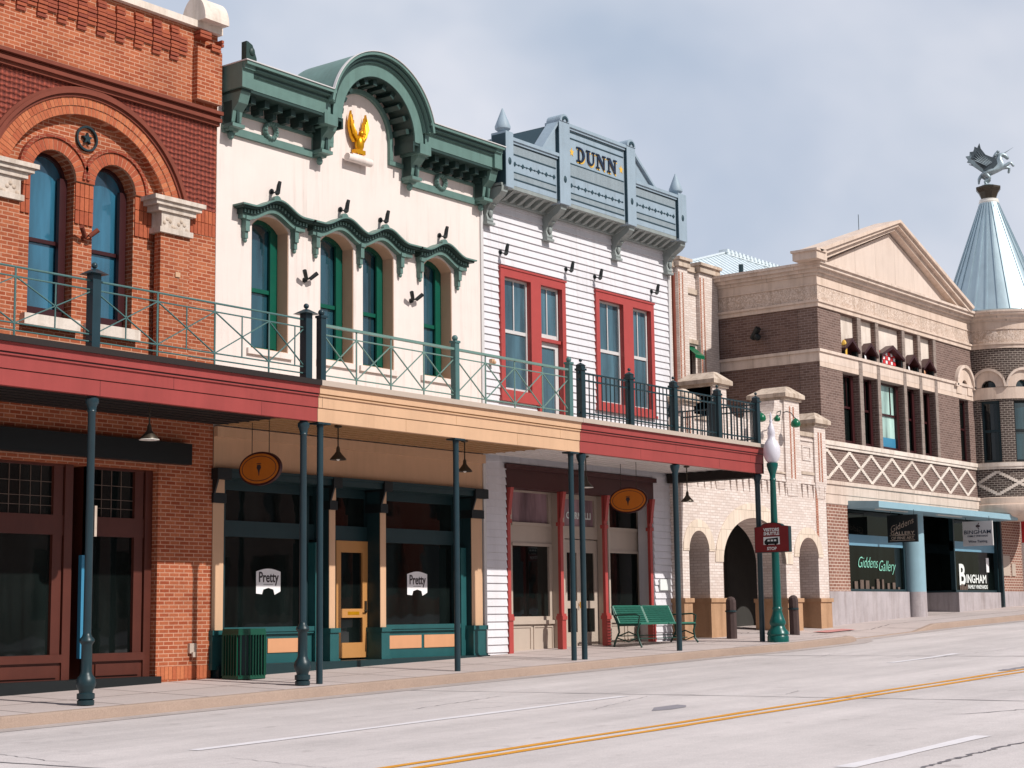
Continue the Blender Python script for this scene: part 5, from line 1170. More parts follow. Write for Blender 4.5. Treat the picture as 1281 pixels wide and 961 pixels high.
# pediment
mb = MB(); ap = (45.2, 11.40); pl_, pr_ = (40.0, 9.43), (50.45, 9.43)
mb.plate([(40.7, 9.43), (49.7, 9.43), (45.2, 11.05)], [], -.02, .4); mb.build('tympanum', M['panel'], K)
mb = MB()
def rake(k0, k1, y0):
    a = [(40.02, 9.43), (45.2, 11.42), (50.42, 9.43)]
    up = [(a[0][0], a[0][1]+.28-k0), (a[1][0], a[1][1]-k0*1.05), (a[2][0], a[2][1]+.1-k0)]; dn = [(a[0][0]+k1*1.2, a[0][1]+.28-k1), (a[1][0], a[1][1]-k1*1.05), (a[2][0]-k1*1.2, a[2][1]+.1-k1)]
    mb.plate(up+dn[::-1], [], y0, .4)
rake(0, .08, -.42); rake(.08, .17, -.34); rake(.17, .28, -.22)
mb.box(39.9, 40.5, -.38, .35, 9.43, 9.64); mb.box(39.84, 40.42, -.42, .38, 9.64, 9.70)
mb.build('raking_cornice', M['stone2'], K)
mb = MB(); mb.box(L0+.1, 56, .4, 13, 9.05, 9.15); mb.add([(41.2, .4, 9.4), (45.2, .4, 11.1), (49.2, .4, 9.4), (45.2, 3.2, 9.3)], [(0,1,3), (1,2,3), (0,2,1)])
rk = mb.build('roof', M['capstone'], K)
mb = MB(); mb.tube([(43.9, .3, 10.4), (43.9, .3, 11.45)], .010, 6); mb.build('lightning_rod', M['iron'], rk)
# upper niches with gabled hoods, lower sashes
cols = ['gold_flat', 'paper', 'banner_red', 'paper', 'peach']
for i, (a, b) in enumerate(NX):
    mb = MB(); mb.box(a-.05, b+.05, .12, .2, 6.95, 8.3); nb = mb.build('niche_panel', M['panel'] if False else M['white_stone'], K)
    c = (a+b)/2-.02; hw = (b-a)/2; zt = 7.42 if i != 2 else 7.52; mb = MB(); d = .05
    mb.add([(a+.0, -.12, zt-.16), (c, -.12, zt+.16), (b-.02, -.12, zt-.16), (a, .14, zt-.16), (c, .14, zt+.16), (b-.02, .14, zt-.16), (a, -.12, zt-.24), (c, -.12, zt+.06), (b-.02, -.12, zt-.24), (a, .14, zt-.24), (c, .14, zt+.06), (b-.02, .14, zt-.24)],
           [(0,1,4,3), (1,2,5,4), (6,9,10,7), (7,10,11,8), (0,6,7,1), (1,7,8,2), (3,4,10,9), (4,5,11,10), (0,3,9,6), (2,8,11,5)])
    mb.plate([(a+.04, 7.0), (b-.06, 7.0), (b-.06, zt-.2), (c, zt+.04), (a+.04, zt-.2)], [], .11, .145); mb.build('gabled_hood', M['maroon_sash'], nb)
    mb = MB(); mb.box(a+.08, a+.11, -.06, .10, 7.09, zt-.2); mb.box(b-.16, b-.10, -.06, .10, 7.09, zt-.2); mb.build('hood_post', M['black'], nb)
    mb = MB()
    if i == 2:
        for r_ in range(4):
            for q in range(7):
                if (r_+q) % 2: mb.box(a+.1+q*.17, a+.1+q*.17+.16, .07, .10, 7.02+r_*.12, 7.02+r_*.12+.115)
    else: mb.box(a+.12, a+.30, -.02, .1, 7.0, 7.14 if i else 7.3); mb.ball((a+.2, .02, 7.36 if i == 0 else 7.14), .08, (1, 1, 1.9 if i == 0 else 1), 8)
    mb.build('niche_ornament', M[cols[i]], nb)
    if i == 2:
        mb = MB()
        for r_ in range(4):
            for q in range(7):
                if (r_+q) % 2 == 0: mb.box(a+.1+q*.17+.02, a+.1+q*.17+.14, .075, .10, 7.03+r_*.12, 7.02+r_*.12+.10)
        mb.build('white_square', M['paper'], nb)
    fm = M['maroon_sash']
    w_ = window(K, R4, a, b, 4.62, 6.58, .19, fm, M['glass_blind'] if i == 2 else M['glass_dark'], .06, rails=(5.66,), bars=[(a+.1+(b-a-.2)*q, 5.7, 6.5) for q in ((.35, .7) if i != 2 else (.75,))], rw=.06, depth=.1)
    mb = MB(); mb.box(b-.18, b-.04, .15, .2, 4.66, 6.56); mb.box(a+.02, b-.04, .16, .2, 4.64, 4.72); mb.build('inner_jamb', fm, w_)
    if i == 2: mb = MB(); mb.box(a+.05, b-.2, .22, .235, 4.7, 5.0); mb.build('blind_edge', M['blue_door'], w_)
    if i in (0, 1): mb = MB(); mb.box(a+.05, a+.17, .22, .235, 5.0, 6.5); mb.build('curtain', M['beige'], w_)
mb = MB()
for a, b in zip([NX[i][1] for i in range(4)], [NX[i][0] for i in range(1, 5)]): mb.box(a+.005, b-.005, -.035, .01, 4.60, 8.24)
mb.box(NX[-1][1]+.005, NX[-1][1]+.2, -.035, .01, 4.60, 8.24); mb.build('mullion_pier', M['grey_brick'], K)
window(K, R4, SW[0], SW[1], 4.62, 6.58, .13, M['maroon_sash'], M['glass_dark'], .07, rails=(5.66,))
mb = MB(); mb.arc(50.2, 6.98, .22, .62, 0, 180, -.05, .02, 24); mb.box(49.58, 49.98, -.048, .02, 6.74, 6.98); mb.box(50.42, 50.82, -.048, .02, 6.74, 6.98); am = mb.build('round_arch', M['stone2'], K)
mb = MB(); mb.arc(50.2, 6.98, .60, .70, 0, 180, -.12, .02, 24); mb.box(49.40, 49.62, -.12, .02, 6.94, 7.04); mb.box(50.78, 51.0, -.12, .02, 6.94, 7.04); mb.build('hood_mould', M['stone'], am)
mb = MB(); mb.box(49.95, 50.45, .15, .2, 6.8, 7.25); mb.build('pane', M['glass_dark'], am)
twin(41.35, 7.6, 'tiny dark floodlight on the upper side wall of the brown brick building', M['bronze'], .7) if False else None
t = thing('wall_floodlight', 'dark floodlight on the shaded side wall of the brown brick building', 'wall lamp', (L0, 1.9, 7.75))
mb = MB(); mb.tube([(L0-.02, 1.9, 7.75), (L0-.2, 1.8, 7.65)], .02, 6); mb.build('arm', M['black'], t)
mb = MB(); mb.tube([(L0-.15, 1.95, 7.55), (L0-.25, 1.70, 7.80)], [.08, .09], 10); mb.ball((L0-.22, 1.75, 7.56), .10, n=10); mb.build('lamp_head', M['black'], t)
# ground floor
mb = MB(); mb.box(L0+.1, 41.87, -.0, .4, .56, 2.92); mb.box(52.35, 54.3, 0, .5, .60, 3.2); mb.build('shop_pier', M['pier_brick'], K)
def bulkbox(mb, x0, x1, y0, y1, zt): # follows the climbing street
    mb.add([(x0, y0, zf(x0)-.1), (x1, y0, zf(x1)-.1), (x1, y1, zf(x1)-.1), (x0, y1, zf(x0)-.1), (x0, y0, zt), (x1, y0, zt), (x1, y1, zt), (x0, y1, zt)], [(0,3,2,1), (4,5,6,7), (0,1,5,4), (1,2,6,5), (2,3,7,6), (3,0,4,7)])
mb = MB(); bulkbox(mb, L0+.05, 45.5, -.03, .4, .56); bulkbox(mb, 49.0, 52.3, -.03, .4, .56); bulkbox(mb, 49.0, 49.25, .4, 1.5, .56); bulkbox(mb, 45.25, 45.5, .4, 1.5, .56); bulkbox(mb, 52.34, 54.3, -.03, .4, .60); mb.build('bulkhead', M['bulk'], K)
sh = MB(); sh.box(41.87, 45.5, .05, .2, .56, .63); sh.box(49.0, 52.3, .05, .2, .56, .63); sh.box(41.87, 41.95, .06, .2, .6, 2.9); sh.box(45.42, 45.5, .06, .2, .6, 2.9); sh.box(49.0, 49.07, .06, .2, .6, 2.9); sh.box(52.2, 52.34, .0, .2, .0, 2.9)
sh.box(49.0, 49.07, .2, 1.5, .56, .62); s7 = sh.build('shopfront', M['iron'], K)
mb = MB(); mb.box(41.87, 45.5, .08, .2, 1.82, 2.12); mb.box(49.0, 52.3, .08, .2, 1.82, 2.12); mb.box(45.5, 49.0, 1.42, 1.5, 1.82, 2.12); mb.build('transom_beam', M['awn_beam'], s7)
for a, b in ((41.95, 45.42), (49.07, 52.2)):
    mb = MB(); mb.box(a, b, .12, .135, .63, 1.82); mb.build('display_window', M['glass_shop'], s7)
    mb = MB(); mb.box(a, b, .12, .135, 2.12, 2.9); mb.build('transom_window', M['glass_shop'], s7)
mb = MB(); mb.box(49.03, 49.045, .2, 1.5, .62, 2.9); mb.build('side_window', M['glass_shop'], s7)
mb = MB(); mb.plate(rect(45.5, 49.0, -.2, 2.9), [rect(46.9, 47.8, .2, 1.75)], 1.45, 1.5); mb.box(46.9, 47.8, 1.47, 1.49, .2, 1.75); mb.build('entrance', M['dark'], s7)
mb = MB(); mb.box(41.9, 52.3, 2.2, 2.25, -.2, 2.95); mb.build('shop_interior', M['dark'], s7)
mb = MB(); mb.box(41.9, 54.3, .15, 2.2, 2.9, 2.95); mb.build('shop_ceiling', M['room'], s7)
# goods that show faintly behind the glass are painted lettering on the panes
le = MB(); le.text('Giddens', .44, (43.15, .105, 1.22), (1, 0, 0), (0, 0, 1), .004, sx=.85, shear=.45, bold=-.006); le.text('Gallery', .44, (44.35, .105, 1.14), (1, 0, 0), (0, 0, 1), .004, sx=.85, shear=.45, bold=-.006); le.build('window_lettering', M['mint'], s7)
le = MB(); le.text('B', .9, (49.62, .105, .80), (1, 0, 0), (0, 0, 1), .004, bold=.02); le.text('INGHAM', .36, (50.72, .105, .86), (1, 0, 0), (0, 0, 1), .004, sx=1.12, bold=.008); le.text('FAMILY VINEYARDS', .16, (50.8, .105, .68), (1, 0, 0), (0, 0, 1), .004, sx=1.1, bold=.004); le.build('window_lettering', M['lettering_white'], s7)
mb = MB(); mb.box(51.55, 51.75, .10, .115, 1.2, 1.65); mb.build('window_notice', M['paper'], s7)
mb = MB(); random.seed(5)
for i in range(9):
    x = 42.3+i*.34; hh = random.uniform(.06, .3); mb.box(x, x+random.uniform(.1, .22), .088, .118, .63, .63+hh)
for i in range(5): x = 49.4+i*.12; mb.box(x, x+.09, .095, .118, .63, .63+random.uniform(.1, .2))
mb.build('window_display', M['room2'], s7)
xc, yc_ = 45.95, .02
mb = MB(); mb.lathe(xc, yc_, [(.34, .56), (.34, 3.0)], 28); pc = mb.build('column', M['post_blue'], K)
mb = MB(); mb.lathe(xc, yc_, [(.345, zf(xc)-.1), (.345, .56)], 28); mb.build('column_base', M['bulk'], pc)
mb = MB(); X0, X1_, y0, y1 = 41.87, 51.75, -.93, .0
mb.add([(X0, y0, 2.80), (X1_, y0, 2.80), (X1_, 0, 2.80), (X0, 0, 2.80), (X0, y0, 2.97), (X1_, y0, 2.97), (X1_, 0, 3.02), (X0, 0, 3.02)], [(0,3,2,1), (4,5,6,7), (0,1,5,4), (1,2,6,5), (2,3,7,6), (3,0,4,7)])
aw = mb.build('flat_awning', M['awn'], K)
mb = MB(); mb.box(42.5, 44.4, -.6, -.5, 2.78, 2.8); mb.box(46.5, 48.2, -.6, -.5, 2.78, 2.8); mb.build('soffit_strip', M['lampwhite'], aw)
mb = MB(); mb.box(52.5, 53.2, -.03, 0, 1.1, 1.75); mb.box(53.35, 53.65, -.03, 0, 1.1, 1.5); mb.build('notice_case', M['beige'], K)
mb = MB(); mb.box(52.28, 52.40, -.12, -.02, .1, 3.0); mb.build('downpipe', M['iron'], K)
mb = MB(); mb.box(42.35, 42.5, -.10, -.03, .55, .7); mb.build('hose_bib', M['bronze'], K) if False else None
# turret: flat developments wrapped round the cylinder
TC, TR = (52.6, -.2), 1.65
def wrap(mb, a0, step=.12):
    """u (metres along the girth, from angle a0) / depth / z  ->  cylinder"""
    me = bpy.data.meshes.new('tmp'); me.from_pydata(mb.v, [], mb.f); bm = bmesh.new(); bm.from_mesh(me)
    us = [v.co.x for v in bm.verts]; u = math.floor(min(us)/step)*step
    while u < max(us):
        bmesh.ops.bisect_plane(bm, geom=bm.verts[:]+bm.edges[:]+bm.faces[:], plane_co=(u, 0, 0), plane_no=(1, 0, 0), dist=1e-4); u += step
    bmesh.ops.triangulate(bm, faces=[f for f in bm.faces if len(f.verts) > 4])
    o = MB(); bm.verts.index_update()
    for v in bm.verts:
        a = a0+v.co.x/TR; r = TR-v.co.y; o.v.append((TC[0]+r*math.cos(a), TC[1]+r*math.sin(a), v.co.z))
    o.f = [[v.index for v in f.verts] for f in bm.faces]; o.sm = [False]*len(o.f); bm.free(); bpy.data.meshes.remove(me); return o
NA = 10; SP = 2*PI*TR/NA; A0 = math.radians(191)-.5*2*PI/NA
mb = MB(); hs = []
G_ = 2*PI*TR
for i in range(NA):
    c = (i+.5)*SP
    if math.sin(A0+c/TR) < .35: hs += [rect(c-.30, c+.30, 4.62, 6.58), arch_pts(c-.22, c+.22, 6.85, 7.0, .22, 12)]
mb.plate(rect(0, G_, 3.5, 8.35), hs, 0, .3); tw = wrap(mb, A0).build('turret', M['turret_brick'], K)
def tring(lst, mat, name, n=72):
    mb = MB()
    for r, z0, z1 in lst: mb.lathe(TC[0], TC[1], [(r, z0), (r, z1)], n, smooth=True)
    return mb.build(name, mat, tw)
tring([(TR+.05, 8.24, 8.36), (TR+.09, 8.36, 8.42), (TR+.05, 8.84, 8.88), (TR+.03, 8.88, 9.10)], M['stone2'], 'entablature')
tring([(TR+.025, 8.42, 8.84)], M['carved'], 'carved_frieze')
mb = MB(); mb.lathe(TC[0], TC[1], [(TR+.07, 9.10), (TR+.07, 9.16), (TR+.16, 9.20), (TR+.16, 9.27), (TR+.26, 9.31), (TR+.26, 9.36), (TR+.3, 9.38), (TR+.3, 9.43)], 72); mb.build('cornice', M['stone'], tw)
tring([(TR+.07, 4.40, 4.48), (TR+.10, 4.48, 4.60)], M['white_stone'], 'sill_band')
mb = MB(); mb.lathe(TC[0], TC[1], [(.9, 2.86), (TR-.15, 2.92), (TR+.02, 3.0), (TR+.10, 3.10), (TR+.10, 3.28), (TR+.05, 3.30), (TR+.05, 3.5), (TR+.02, 3.52)], 72); mb.build('turret_base', M['stone2'], tw)
mb = MB(); ms = MB(); mp = MB()
for i in range(NA):
    c = (i+.5)*SP
    if math.sin(A0+c/TR) > .35: continue
    o_ = [(c+.48*math.cos(PI*j/20), 7.0+.52*math.sin(PI*j/20)) for j in range(21)]; i_ = [(c+.22*math.cos(PI*j/20), 7.0+.22*math.sin(PI*j/20)) for j in range(20, -1, -1)]
    mb.plate(o_+i_, [], -.06, .02); o_ = [(c+.52*math.cos(PI*j/20), 7.0+.60*math.sin(PI*j/20)) for j in range(21)]; i_ = [(c+.46*math.cos(PI*j/20), 7.0+.52*math.sin(PI*j/20)) for j in range(20, -1, -1)]
    ms.plate(o_+i_, [], -.13, .02)
mb.box(0, G_, -.045, .02, 6.62, 6.99); ra = wrap(mb, A0).build('round_arches', M['stone2'], tw); ms.box(0, G_, -.075, .01, 6.92, 6.985) if False else None
wrap(ms, A0).build('hood_mould', M['stone'], ra)
for i in range(NA):
    c = (i+.5)*SP
    if math.sin(A0+c/TR) > .35: continue
    mb = MB(); mb.plate(rect(c-.32, c+.32, 4.6, 6.6), [rect(c-.24, c+.24, 4.7, 5.58), rect(c-.24, c+.24, 5.66, 6.5)], .12, .2); wf = wrap(mb, A0).build('window', M['black'] if i else M['iron'], tw)
    mb = MB(); mb.box(c-.3, c+.3, .17, .19, 4.65, 6.55); mb.box(c-.24, c+.24, .15, .17, 6.8, 7.25); wrap(mb, A0).build('pane', M['glass_black'] if i == 0 else M['glass_green'], wf)
mb = MB(); ln = 9; lw = G_/8; lattice(0, 8, lw, 3.96, .72, 0, mb); wrap(mb, A0, .4).build('lattice_band', M['white_stone'], tw)
# cone
mb = MB(); n = 28; vs = [(TC[0]+1.72*math.cos(2*PI*i/n), TC[1]+1.72*math.sin(2*PI*i/n), 9.46) for i in range(n)]+[(TC[0]+.30*math.cos(2*PI*i/n), TC[1]+.30*math.sin(2*PI*i/n), 13.32) for i in range(n)]
mb.add(vs, [(i, (i+1)%n, n+(i+1)%n, n+i) for i in range(n)]+[tuple(range(n))]); mb.lathe(TC[0], TC[1], [(1.74, 9.42), (1.76, 9.50), (1.70, 9.50)], 56)
cn = mb.build('cone_roof', M['galv'], tw)
mb = MB()
for i in range(n): a = 2*PI*i/n; mb.bar((TC[0]+1.72*math.cos(a), TC[1]+1.72*math.sin(a), 9.48), (TC[0]+.3*math.cos(a), TC[1]+.3*math.sin(a), 13.34), .03, .05, up=(math.cos(a), math.sin(a), .4))
mb.build('standing_seam', M['galv'], cn)
mb = MB(); mb.lathe(TC[0], TC[1], [(.32, 13.30), (.33, 13.38), (.31, 13.40), (.31, 13.46)], 16); mb.build('collar', M['lampwhite'], cn)
mb = MB(); mb.lathe(TC[0], TC[1], [(.24, 13.44), (.27, 13.55), (.33, 13.70), (.42, 13.82), (.42, 13.88), (.36, 13.89)], 8, smooth=False); mb.build('pedestal', M['bronze'], cn)
# statue
def skin(name, joints, links, mat, root, sub=1):
    me = bpy.data.meshes.new(name); me.from_pydata([j[:3] for j in joints], links, []); ob = bpy.data.objects.new(name, me); COL.objects.link(ob)
    mo = ob.modifiers.new('s', 'SKIN'); sk = me.skin_vertices[0].data
    for i, j in enumerate(joints): sk[i].radius = (j[3]*1.35, j[3]*1.35)
    sk[0].use_root = True; s2 = ob.modifiers.new('u', 'SUBSURF'); s2.levels = sub; s2.render_levels = sub
    dg = bpy.context.evaluated_depsgraph_get(); m2 = bpy.data.meshes.new_from_object(ob.evaluated_get(dg)); bpy.data.objects.remove(ob); bpy.data.meshes.remove(me)
    mb = MB(); mb.add([v.co[:] for v in m2.vertices], [tuple(p.vertices) for p in m2.polygons], True); bpy.data.meshes.remove(m2); return mb
sx_, sy_, sz_ = TC[0], TC[1], 13.9
ST = thing('winged_unicorn_statue', 'grey metal rearing winged unicorn statue on top of the turret cone', 'statue', (sx_, sy_, sz_-.02))
# profile drawn in (a, h) with a pointing to the viewer's right, then stood obliquely so that it shows side-on from the street
dx, dy = .60, -.80
def W_(a, h, s_=0): return (sx_+a*dx-s_*dy*-1*(-1), sy_+a*dy+s_*dx, sz_+h)
def W2(a, h, s_=0): a, h, s_ = a*1.12+.03, h*1.08, s_*1.12; return (sx_+a*dx-s_*dy, sy_+a*dy+s_*dx, sz_+h)
J = [(*W2(-.02, .42), .13), (*W2(.16, .54), .12), (*W2(.30, .66), .14), (*W2(.34, .86), .09), (*W2(.36, 1.02), .075), (*W2(.50, 1.0), .065), (*W2(.62, .86), .04),   # hip, belly, chest, neck, poll, face, muzzle
     (*W2(-.10, .34, .09), .09), (*W2(.06, .22, .10), .055), (*W2(-.10, .12, .10), .035), (*W2(.02, .02, .10), .035),
     (*W2(-.12, .36, -.09), .09), (*W2(.02, .24, -.10), .055), (*W2(-.16, .14, -.10), .035), (*W2(-.06, .02, -.10), .035),
     (*W2(.46, .64, .09), .055), (*W2(.66, .62, .10), .04), (*W2(.62, .44, .10), .028),
     (*W2(.44, .60, -.09), .055), (*W2(.64, .74, -.10), .04), (*W2(.74, .60, -.10), .028),
     (*W2(-.16, .40), .05), (*W2(-.28, .26), .045), (*W2(-.30, .08), .02)]
Lk = [(0,1), (1,2), (2,3), (3,4), (4,5), (5,6), (0,7), (7,8), (8,9), (9,10), (0,11), (11,12), (12,13), (13,14), (2,15), (15,16), (16,17), (2,18), (18,19), (19,20), (0,21), (21,22), (22,23)]
body = skin('body', J, Lk, M['statue'], ST, 2).build('body', M['statue'], ST)
for s_ in (-1, 1):
    mb = MB(); F = lambda u, v, d: W2(u, v, d+s_*(.13+.22*max(0, v-.55)))
    wing = [(.24, .68), (.20, .84), (.02, .90), (-.12, .96), (-.26, 1.14), (-.30, 1.30), (-.36, 1.16), (-.44, 1.20), (-.46, 1.06), (-.58, 1.04), (-.52, .92), (-.56, .84), (-.44, .80), (-.38, .70), (-.26, .60), (-.14, .50), (.06, .48)]
    mb.plate(wing, [], -.02, .02, F)
    for i in range(6): mb.tube([W2(.1-.04*i, .74-.03*i, s_*(.17+.02*i)), W2(-.2-.04*i, .82+.03*(3-i), s_*(.22)), W2(-.34-.03*i, 1.14-.07*i, s_*.27)], [.025, .025, .008], 6)
    mb.build('wing', M['wing'], ST)
mb = MB(); mb.tube([W2(.50, 1.06), W2(.78, 1.24)], [.018, .003], 6); mb.build('horn', M['statue'], ST)
mb = MB(); random.seed(3)
for i in range(9): t_ = i/8; mb.ball(W2(.20+.12*t_-.06*math.sin(t_*3), .78+.32*t_, random.uniform(-.04, .04)), .06, (1.1, 1, .9), 8)
mb.build('mane', M['statue'], ST)
mb = MB(); mb.ball(W2(-.02, .02), .22, (1.3, 1.1, .25), 12); mb.build('rock', M['statue'], ST)
# signs under the flat awning
def hsign(x, y0, y1, z0, z1, bg, label, tx):
    t = thing('hanging_sign', label, 'sign', (x, (y0+y1)/2, z0)); mb = MB(); mb.box(x-.03, x+.03, y0, y1, z0, z1); bd = mb.build('board', bg, t)
    mb = MB(); mb.tube([(x, y0+.1, z1), (x, y0+.1, 2.82)], .008, 6); mb.tube([(x, y1-.1, z1), (x, y1-.1, 2.82)], .008, 6); mb.build('hanger', M['iron'], t)
    yc = (y0+y1)/2
    for body_, size, z, sx, sh_, mt, tilt in tx:
        mb = MB(); ey = Vector((0, 0, 1)); ex = Vector((0, -math.cos(tilt), math.sin(tilt))); ey = Vector((0, math.sin(tilt), math.cos(tilt)))
        if body_ == '-': mb.box(x-.036, x-.03, y0+.08, y1-.06, z, z+size)
        elif body_ == 'o':
            mb.ball((x-.034, yc-.02, z), .07, (.1, 1, .6), 8); mb.tube([(x-.034, yc-.05, z-.1), (x-.034, yc+.0, z-.0), (x-.034, yc-.06, z+.1)], .012, 6)
        else: mb.text(body_, size, (x-.036, yc, z), ex, ey, .004, sx=sx, shear=sh_, bold=-.002 if sh_ else .001)
        mb.build('lettering', M[mt], t)
hsign(43.9, -1.12+.02, -.20, 1.92, 2.68, M['black'], 'black hanging sign with pale script under the awning, left of the round column',
      [('Giddens', .24, 2.32, .95, .4, 'capstone', .35), ('GALLERY', .13, 2.13, 1.35, 0, 'capstone', 0), ('-', .012, 2.105, 1, 0, 'capstone', 0), ('OF FINE ART', .11, 2.0, 1.1, 0, 'capstone', 0), ('-', .012, 1.965, 1, 0, 'capstone', 0)])
hsign(48.9, -1.24, -.30, 1.94, 2.68, M['white'], 'white hanging sign with dark lettering under the awning, right of the round column',
      [('o', .1, 2.53, 1, 0, 'ink', 0), ('BINGHAM', .16, 2.30, 1.2, 0, 'navy', 0), ('FAMILY VINEYARDS', .07, 2.21, 1.05, 0, 'navy', 0), ('Wine Tasting', .10, 2.04, 1.1, 0, 'navy', 0)])
# banner at the right edge of the picture
t = thing('street_banner', 'red and white banner with blue lettering at the right edge beyond the turret', 'banner', (54.9, -.4, .2))
mb = MB(); mb.box(54.4, 54.46, -.9, .0, .25, .9); mb.build('banner_foot', M['black'], t)
mb = MB(); mb.box(54.4, 54.44, -1.3, .0, 2.2, 2.95); mb.build('red_field', M['banner_red'], t)
mb = MB(); mb.box(54.4, 54.43, -1.3, .0, .9, 2.2); wf = mb.build('white_field', M['paper'], t)
mb = MB()
for i in range(3): mb.text('SALE'[:0] or '\u2605', .2, (54.39, -.3, 1.9-.2*i), (0, -1, 0), (0, 0, 1), .004) if False else mb.plate(rect(-.5, -.1, 2.0-.14*i, 2.06-.14*i), [], -.008, 0, lambda u, v, d: (54.4+d, u, v))
mb.build('blue_stripe', M['blue_ink'], wf)
N_ = thing('neighbour_building', 'brown brick building beyond the turret at the right edge', 'building', (58, 1, 0))
mb = MB(); mb.box(54.5, 75, .6, 14, -.5, 5.5); mb.box(58, 75, 0, .6, -.5, 4.2); mb.build('wall', M['dark_brick'], N_)

# the far side of the street, behind the camera: seen only as dark reflections in the shop glass
for i, (xa, xb, h, mt) in enumerate(((-30, -8, 7.5, 'dark_brick'), (-7.9, 9, 6.4, 'brick_dark'), (9.1, 27, 7.2, 'brown_side'), (27.1, 48, 6.6, 'dark_brick'), (48.1, 74, 7.4, 'brick_dark'))):
    lab = ['brown brick shop with cornice at the far left across the street', 'low red brick shop left of centre across the street', 'tall brown brick shop across the street behind the camera', 'low brown brick shop right of centre across the street', 'red brick shop at the far right across the street'][i]
    t = thing('opposite_shop', lab, 'building', ((xa+xb)/2, -30, -1.7), 'shops across the street')
    n = int((xb-xa)/3.2); st_ = (xb-xa)/n; z0 = zr((xa+xb)/2)+.16
    ho = [rect(xa+st_*(j+.5)-1.0, xa+st_*(j+.5)+1.0, z0+.6, z0+2.9) for j in range(n)]+[rect(xa+st_*(j+.5)-.45, xa+st_*(j+.5)+.45, z0+4.1, z0+5.6) for j in range(n)]
    mb = MB(); mb.plate(rect(xa, xb, z0-1.2, z0+h), ho, -26.5, -26.1); mb.box(xa, xb, -38, -26.9, z0-1.2, z0+h-.3); mb.build('wall', M[mt], t)
    mb = MB(); mb.box(xa, xb, -26.7, -25.9, z0+h, z0+h+.3); mb.build('cornice', M['capstone'], t)
    for h_ in ho:
        mb = MB(); mb.box(h_[0][0], h_[1][0], -26.4, -26.38, h_[0][1], h_[2][1]); mb.build('window', M['glass_dark'], t)

# ================================================================ camera, sun, sky
cam = bpy.data.cameras.new('camera'); co = bpy.data.objects.new('camera', cam); COL.objects.link(co); S.camera = co
r = Vector((0.61516011, -0.78829656, -0.0129062)); u = Vector((-0.10026827, -0.09446215, 0.99046614)); f = Vector((0.7820002, 0.60800118, 0.13715048))
u = (u-r*u.dot(r)).normalized(); r.normalize(); f = -r.cross(u)
if f.dot(Vector((.78, .6, .13))) < 0: f = -f
mw = Matrix((r, u, -f)).transposed().to_4x4(); mw.translation = Vector((0, -21, 0)); co.matrix_world = mw
cam.sensor_width = 36; cam.lens = 2101.7/1281*36; cam.clip_end = 3000; cam.clip_start = .1
EL = math.radians(42); AZ = math.atan2(.07, -1)          # sun stands over the camera's side of the street, slightly right
sd = Vector((math.sin(AZ)*math.cos(EL), math.cos(AZ)*math.cos(EL), math.sin(EL)))
sun = bpy.data.lights.new('sun', 'SUN'); sun.energy = 4.0; sun.angle = math.radians(.53); sun.color = (1, .965, .91)
so = bpy.data.objects.new('sun', sun); COL.objects.link(so); so.rotation_euler = sd.to_track_quat('Z', 'Y').to_euler(); so.location = (20, -30, 40)
w = bpy.data.worlds.new('World'); S.world = w; w.use_nodes = True; nt = w.node_tree; bg = nt.nodes['Background']
sky = nt.nodes.new('ShaderNodeTexSky'); sky.sky_type = 'NISHITA'; sky.sun_disc = False; sky.sun_elevation = EL; sky.sun_rotation = AZ; sky.air_density = 1.0; sky.dust_density = 1.2
STR = .066
tc = nt.nodes.new('ShaderNodeTexCoord'); D = tc.outputs['Generated']; sp = nt.nodes.new('ShaderNodeSeparateXYZ'); nt.links.new(D, sp.inputs[0])
zz = math_(nt, 'ADD', math_(nt, 'MAXIMUM', sp.outputs[2], 0.0), .55)
cb = nt.nodes.new('ShaderNodeCombineXYZ'); nt.links.new(math_(nt, 'DIVIDE', sp.outputs[0], zz), cb.inputs[0]); nt.links.new(math_(nt, 'DIVIDE', sp.outputs[1], zz), cb.inputs[1]); cb.inputs[2].default_value = 14.0
n1 = noise(nt, cb.outputs[0], 1.9, 5, .48, .2); n2 = noise(nt, cb.outputs[0], 1.0, 3, .45)
cov = ramp(nt, math_(nt, 'ADD', math_(nt, 'MULTIPLY', n1, .6), math_(nt, 'MULTIPLY', n2, .4)), .38, .54)
side = ramp(nt, math_(nt, 'MULTIPLY_ADD', sp.outputs[1], .5, .5), .30, .72)      # clearer towards the sun, cloudier beyond the roofs
cov = mixc(nt, 1.0, cov, side, 'MULTIPLY')
n3 = noise(nt, cb.outputs[0], 2.3, 5, .48, .2)
k = 1/STR
cl = ramp(nt, math_(nt, 'SUBTRACT', n3, math_(nt, 'MULTIPLY', ramp(nt, sp.outputs[0], .60, .96), .10)), .33, .56, (.59, .64, .76), (.92, .91, .96))
cl = mixc(nt, 1.0, cl, (k, k, k), 'MULTIPLY')
nt.nodes[-1].clamp_result = False
blue = mixc(nt, math_(nt, 'MULTIPLY', side, .8), sky.outputs[0], (.42*k, .54*k, .71*k))
c = mixc(nt, cov, blue, cl); nt.links.new(c, bg.inputs[0]); bg.inputs[1].default_value = STR
S.view_settings.view_transform = 'Standard'; S.view_settings.look = 'None'; S.view_settings.exposure = 0; S.view_settings.gamma = 1; S.view_settings.use_curve_mapping = False
S.render.engine = 'CYCLES'; S.cycles.use_denoising = True; S.cycles.max_bounces = 6; S.cycles.diffuse_bounces = 2
try: S.cycles.denoiser = 'OPENIMAGEDENOISE'
except Exception: pass
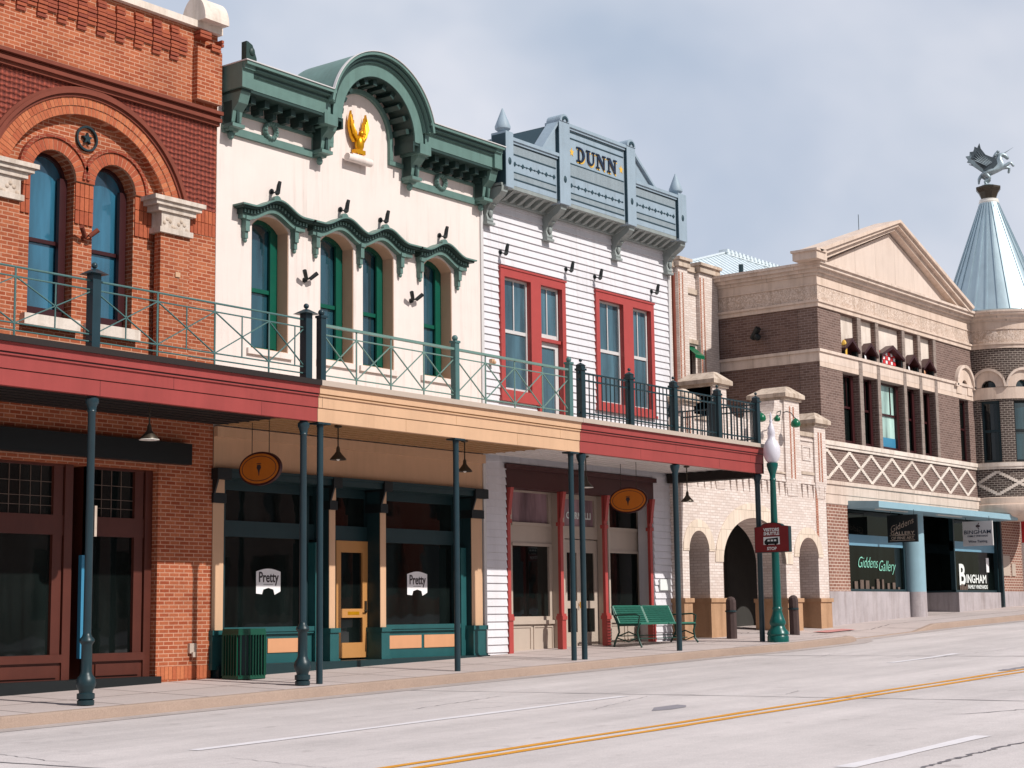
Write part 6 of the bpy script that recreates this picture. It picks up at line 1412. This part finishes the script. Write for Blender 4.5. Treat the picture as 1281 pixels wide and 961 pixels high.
# ---------------------------------------------------------------- tidy the tree: thing > part > sub-part, far-apart pieces apart
def depth(o):
    d = 0
    while o.parent: o = o.parent; d += 1
    return d
for o in list(bpy.data.objects):
    while depth(o) > 2: o.parent = o.parent.parent
SPLIT = ('bulkhead', 'shop_pier', 'soldier_course', 'corner_post', 'pier_base', 'base_capping', 'mullion_pier', 'rust_brick_stripe', 'hood_post', 'transom_beam', 'notice_case', 'dentil_band',
         'raking_trim', 'gablet_roof', 'recessed_panel', 'coping', 'soffit_strip', 'side_wall', 'stone_band', 'round_arches', 'corner_board', 'capping', 'court_roof', 'patterned_brickwork', 'base_step', 'window_display', 'corbel_table')
for o in list(bpy.data.objects):
    if o.type != 'MESH' or o.name.split('.')[0] not in SPLIT: continue
    me = o.data; n = len(me.vertices); par = list(range(n))
    def find(i):
        while par[i] != i: par[i] = par[par[i]]; i = par[i]
        return i
    for e in me.edges:
        a, b = find(e.vertices[0]), find(e.vertices[1])
        if a != b: par[a] = b
    isl = {}
    for i in range(n): isl.setdefault(find(i), []).append(i)
    bb = [[[min(me.vertices[i].co[k] for i in v) for k in range(3)], [max(me.vertices[i].co[k] for i in v) for k in range(3)], set(v)] for v in isl.values()]
    gap = .12; ch = True
    while ch:
        ch = False
        for i in range(len(bb)):
            for j in range(i+1, len(bb)):
                if all(bb[i][0][k] <= bb[j][1][k]+gap and bb[j][0][k] <= bb[i][1][k]+gap for k in range(3)):
                    bb[i] = [[min(bb[i][0][k], bb[j][0][k]) for k in range(3)], [max(bb[i][1][k], bb[j][1][k]) for k in range(3)], bb[i][2] | bb[j][2]]; bb.pop(j); ch = True; break
            if ch: break
    if len(bb) < 2 or len(bb) > 40: continue
    for q, (lo, hi, vs) in enumerate(bb):
        m2 = me.copy(); bm = bmesh.new(); bm.from_mesh(m2); bm.verts.ensure_lookup_table()
        bmesh.ops.delete(bm, geom=[v for v in bm.verts if v.index not in vs], context='VERTS'); bm.to_mesh(m2); bm.free()
        if q == 0: first = m2
        else: c = o.copy(); c.data = m2; COL.objects.link(c)
    o.data = first
for o in bpy.data.objects:
    if '_o' in o: del o['_o']
